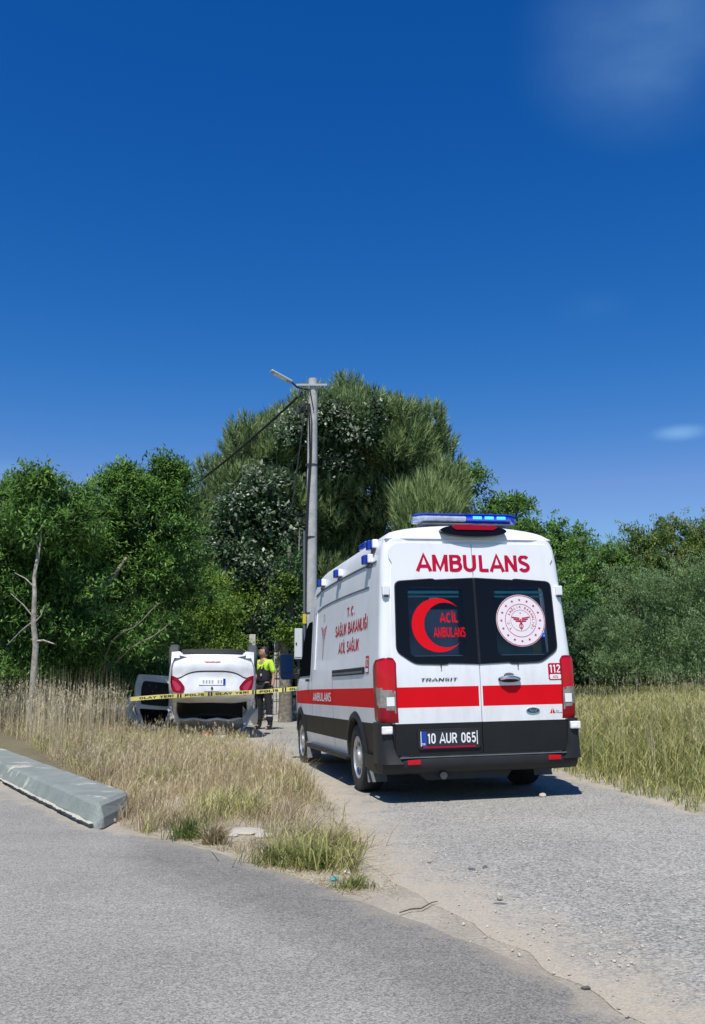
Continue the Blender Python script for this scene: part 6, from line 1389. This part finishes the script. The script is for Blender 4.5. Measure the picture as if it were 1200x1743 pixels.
def person():
    p=at(448,1233,22.4); T=empty('person',(p.x,22.4,terr(p.x,22.4)),math.radians(-38)); T.scale=(1.07,1.07,1.07); tag(T,'paramedic in a black vest over fluorescent yellow sleeves, looking left, beside the overturned car','person')
    # local: faces -Y, +X is the figure's left hand side
    J=[(0,0,.98,.135,.10),(0,0,1.12,.125,.095),(0,-.01,1.28,.145,.105),(0,0,1.42,.150,.095),(0,.005,1.50,.065,.06),(0,.0,1.56,.055,.055),
       (-.10,0,.92,.085,.085),(-.12,-.01,.52,.058,.06),(-.13,.02,.10,.040,.042),(-.135,-.06,.04,.042,.035),(-.14,-.15,.025,.035,.022),
       (.10,0,.92,.085,.085),(.13,.02,.52,.058,.06),(.15,.06,.10,.040,.042),(.16,-.02,.04,.042,.035),(.17,-.11,.025,.035,.022),
       (-.19,0,1.44,.055,.055),(-.25,.02,1.16,.040,.042),(-.24,-.10,.93,.030,.032),
       (.19,0,1.44,.055,.055),(.27,.03,1.16,.040,.042),(.30,-.05,.92,.030,.032)]
    E_=[(0,1),(1,2),(2,3),(3,4),(4,5),(0,6),(6,7),(7,8),(8,9),(9,10),(0,11),(11,12),(12,13),(13,14),(14,15),(3,16),(16,17),(17,18),(3,19),(19,20),(20,21)]
    body=skin('body',J,E_,M_skin,T)
    # head, turned to its right (towards the car)
    hd=empty('head',(0,-.01,1.66),math.radians(-42)); hd.parent=T
    bm=bmesh.new(); bmesh.ops.create_uvsphere(bm,u_segments=28,v_segments=20,radius=1)
    for v in bm.verts:
        x,y,z=v.co; w=.078*(1-.18*max(0,-z)); v.co=Vector((x*w,y*.098+.01*(z<-.2)*(-1),z*.118))
        if y<0:
            v.co.y-= .020*math.exp(-((z+.08)/.16)**2-(x/.20)**2)                      # nose
            v.co.y+= .008*math.exp(-((z-.12)/.12)**2-((abs(x)-.36)/.20)**2)            # eye sockets
            v.co.y-= .006*math.exp(-((z+.72)/.2)**2-(x/.3)**2)                         # chin
    me=bpy.data.meshes.new('face'); bm.to_mesh(me); bm.free(); smooth(me); link('face',me,hd,[M_skin])
    for s_ in (-1,1):
        mb=MB(); mb.lathe([(.001,-.004),(.024,-.004),(.030,.002),(.022,.008),(.001,.004)],10,Matrix.Translation((s_*.078,.008,-.005))@Matrix.Scale(1.3,4,(0,0,1))); mb.build('ear',M_skin,hd,True)
        mb=MB(); mb.lathe([(.001,-.012),(.010,-.006),(.011,0),(.001,.011)],8,Matrix.Translation((s_*.030,-.083,.016))); mb.build('eye',mat('eye_dark',(.03,.02,.018),.3),hd,True)
    mb=MB(); mb.box((0,-.094,-.045),(.045,.010,.008)); mb.build('mouth',mat('lip',(.28,.10,.09),.5),hd)
    bm=bmesh.new(); bmesh.ops.create_uvsphere(bm,u_segments=24,v_segments=16,radius=1)
    bmesh.ops.delete(bm,geom=[v for v in bm.verts if v.co.z<-.35+ (1.0 if v.co.y<-.15 else 0)*.75 and not(v.co.y>.2 and v.co.z>-.45)],context='VERTS')
    rr=random.Random(3)
    for v in bm.verts: k=1+rr.uniform(-.04,.05); v.co=Vector((v.co.x*.086*k,v.co.y*.107*k+.006,v.co.z*.130*k+.004))
    me=bpy.data.meshes.new('hair'); bm.to_mesh(me); bm.free(); smooth(me); link('hair',me,hd,[M_hair])
    # clothing
    skin('trousers',[(0,0,.97,.155,.120),(-.10,0,.90,.105,.105),(-.12,-.005,.70,.090,.092),(-.12,-.01,.50,.078,.080),(-.13,.015,.28,.074,.078),(-.13,.02,.13,.072,.078),(.10,0,.90,.105,.105),(.12,.01,.70,.090,.092),(.13,.02,.50,.078,.080),(.145,.05,.28,.074,.078),(.15,.06,.13,.072,.078)],[(0,1),(1,2),(2,3),(3,4),(4,5),(0,6),(6,7),(7,8),(8,9),(9,10)],M_cloth,T)
    sh=skin('shirt',[(0,0,1.05,.150,.115),(0,-.01,1.25,.160,.118),(0,0,1.42,.160,.105),(0,.003,1.49,.075,.068),(-.19,0,1.445,.072,.072),(-.225,.01,1.30,.066,.066),(-.245,.018,1.20,.064,.064),(.19,0,1.445,.072,.072),(.24,.018,1.30,.066,.066),(.265,.028,1.20,.064,.064)],[(0,1),(1,2),(2,3),(2,4),(4,5),(5,6),(2,7),(7,8),(8,9)],M_hivis,T)
    skin('vest',[(0,0,.96,.168,.135),(0,0,1.10,.172,.138),(0,-.01,1.25,.172,.138),(0,-.005,1.36,.160,.128),(-.07,.0,1.455,.042,.085),(.07,.0,1.455,.042,.085)],[(0,1),(1,2),(2,3),(3,4),(3,5)],M_cloth,T)
    mb=MB(); mb.box((.045,-.142,1.17),(.035,.02,.055)); q=mb.build('badge',M_reflect,T); bevel(q,.006)
    for s_ in (-1,1):
        mb=MB(); mb.grid([[Vector((s_*(.055+.0*t+.045*t+d),-.128-.014*math.sin(t*PI)*0-(.012 if t<.6 else .0),1.30+.17*t)) for t in np.linspace(0,1,6)] for d in (-.018,.018)]); mb.build('reflective_strap',M_hivis,T)
    mb=MB(); mb.lathe([(.172,-.02),(.176,-.01),(.176,.01),(.172,.02)],24,Matrix.Translation((0,0,.985))@Matrix.Rotation(PI/2,4,'Y')@Matrix.Scale(.80,4,(0,1,0))); mb.build('belt',M_plastic,T,True)
    for s_,x,y in ((-1,-.13,.02),(1,.15,.06)):
        skin('boot',[(x,y,.22,.060,.064),(x,y,.10,.058,.064),(x+.005*s_,y-.04,.05,.052,.048),(x+.01*s_,y-.15,.035,.046,.034)],[(0,1),(1,2),(2,3)],M_plastic,T)
    mb=MB(); mb.lathe([(.078,-.015),(.0785,.015)],16,Matrix.Translation((.146,.052,.30))@Matrix.Rotation(PI/2,4,'Y')); mb.build('trouser_band',M_reflect,T,True)
    # gloved hands: palm, four curled fingers, thumb
    for s_,w in ((-1,Vector((-.24,-.10,.93))),(1,Vector((.30,-.05,.92)))):
        d=Vector((.0,-.25 if s_>0 else -.35,-1)).normalized(); J=[(*w,.030,.026),(*(w+d*.05),.040,.024),(*(w+d*.09),.040,.022)]; E2=[(0,1),(1,2)]
        for k in range(4):
            off=Vector((0,(k-1.5)*.021,0)); L=(.072,.082,.076,.060)[k]; b_=len(J); a1=w+d*.10+off; a2=a1+d*L*.5+Vector((-s_*.006,0,0)); a3=a2+d*L*.45+Vector((-s_*.022,0,0))
            J+= [(*a1,.0105,.0105),(*a2,.0098,.0098),(*a3,.0085,.0085)]; E2+=[(2,b_),(b_,b_+1),(b_+1,b_+2)]
        b_=len(J); t1=w+d*.045+Vector((0,-.038,0)); J+=[(*t1,.013,.013),(*(t1+d*.035+Vector((-s_*.008,-.010,0))),.011,.011),(*(t1+d*.060+Vector((-s_*.014,-.004,0))),.009,.009)]; E2+=[(1,b_),(b_,b_+1),(b_+1,b_+2)]
        skin('glove',J,E2,M_plastic,T,1)
person()
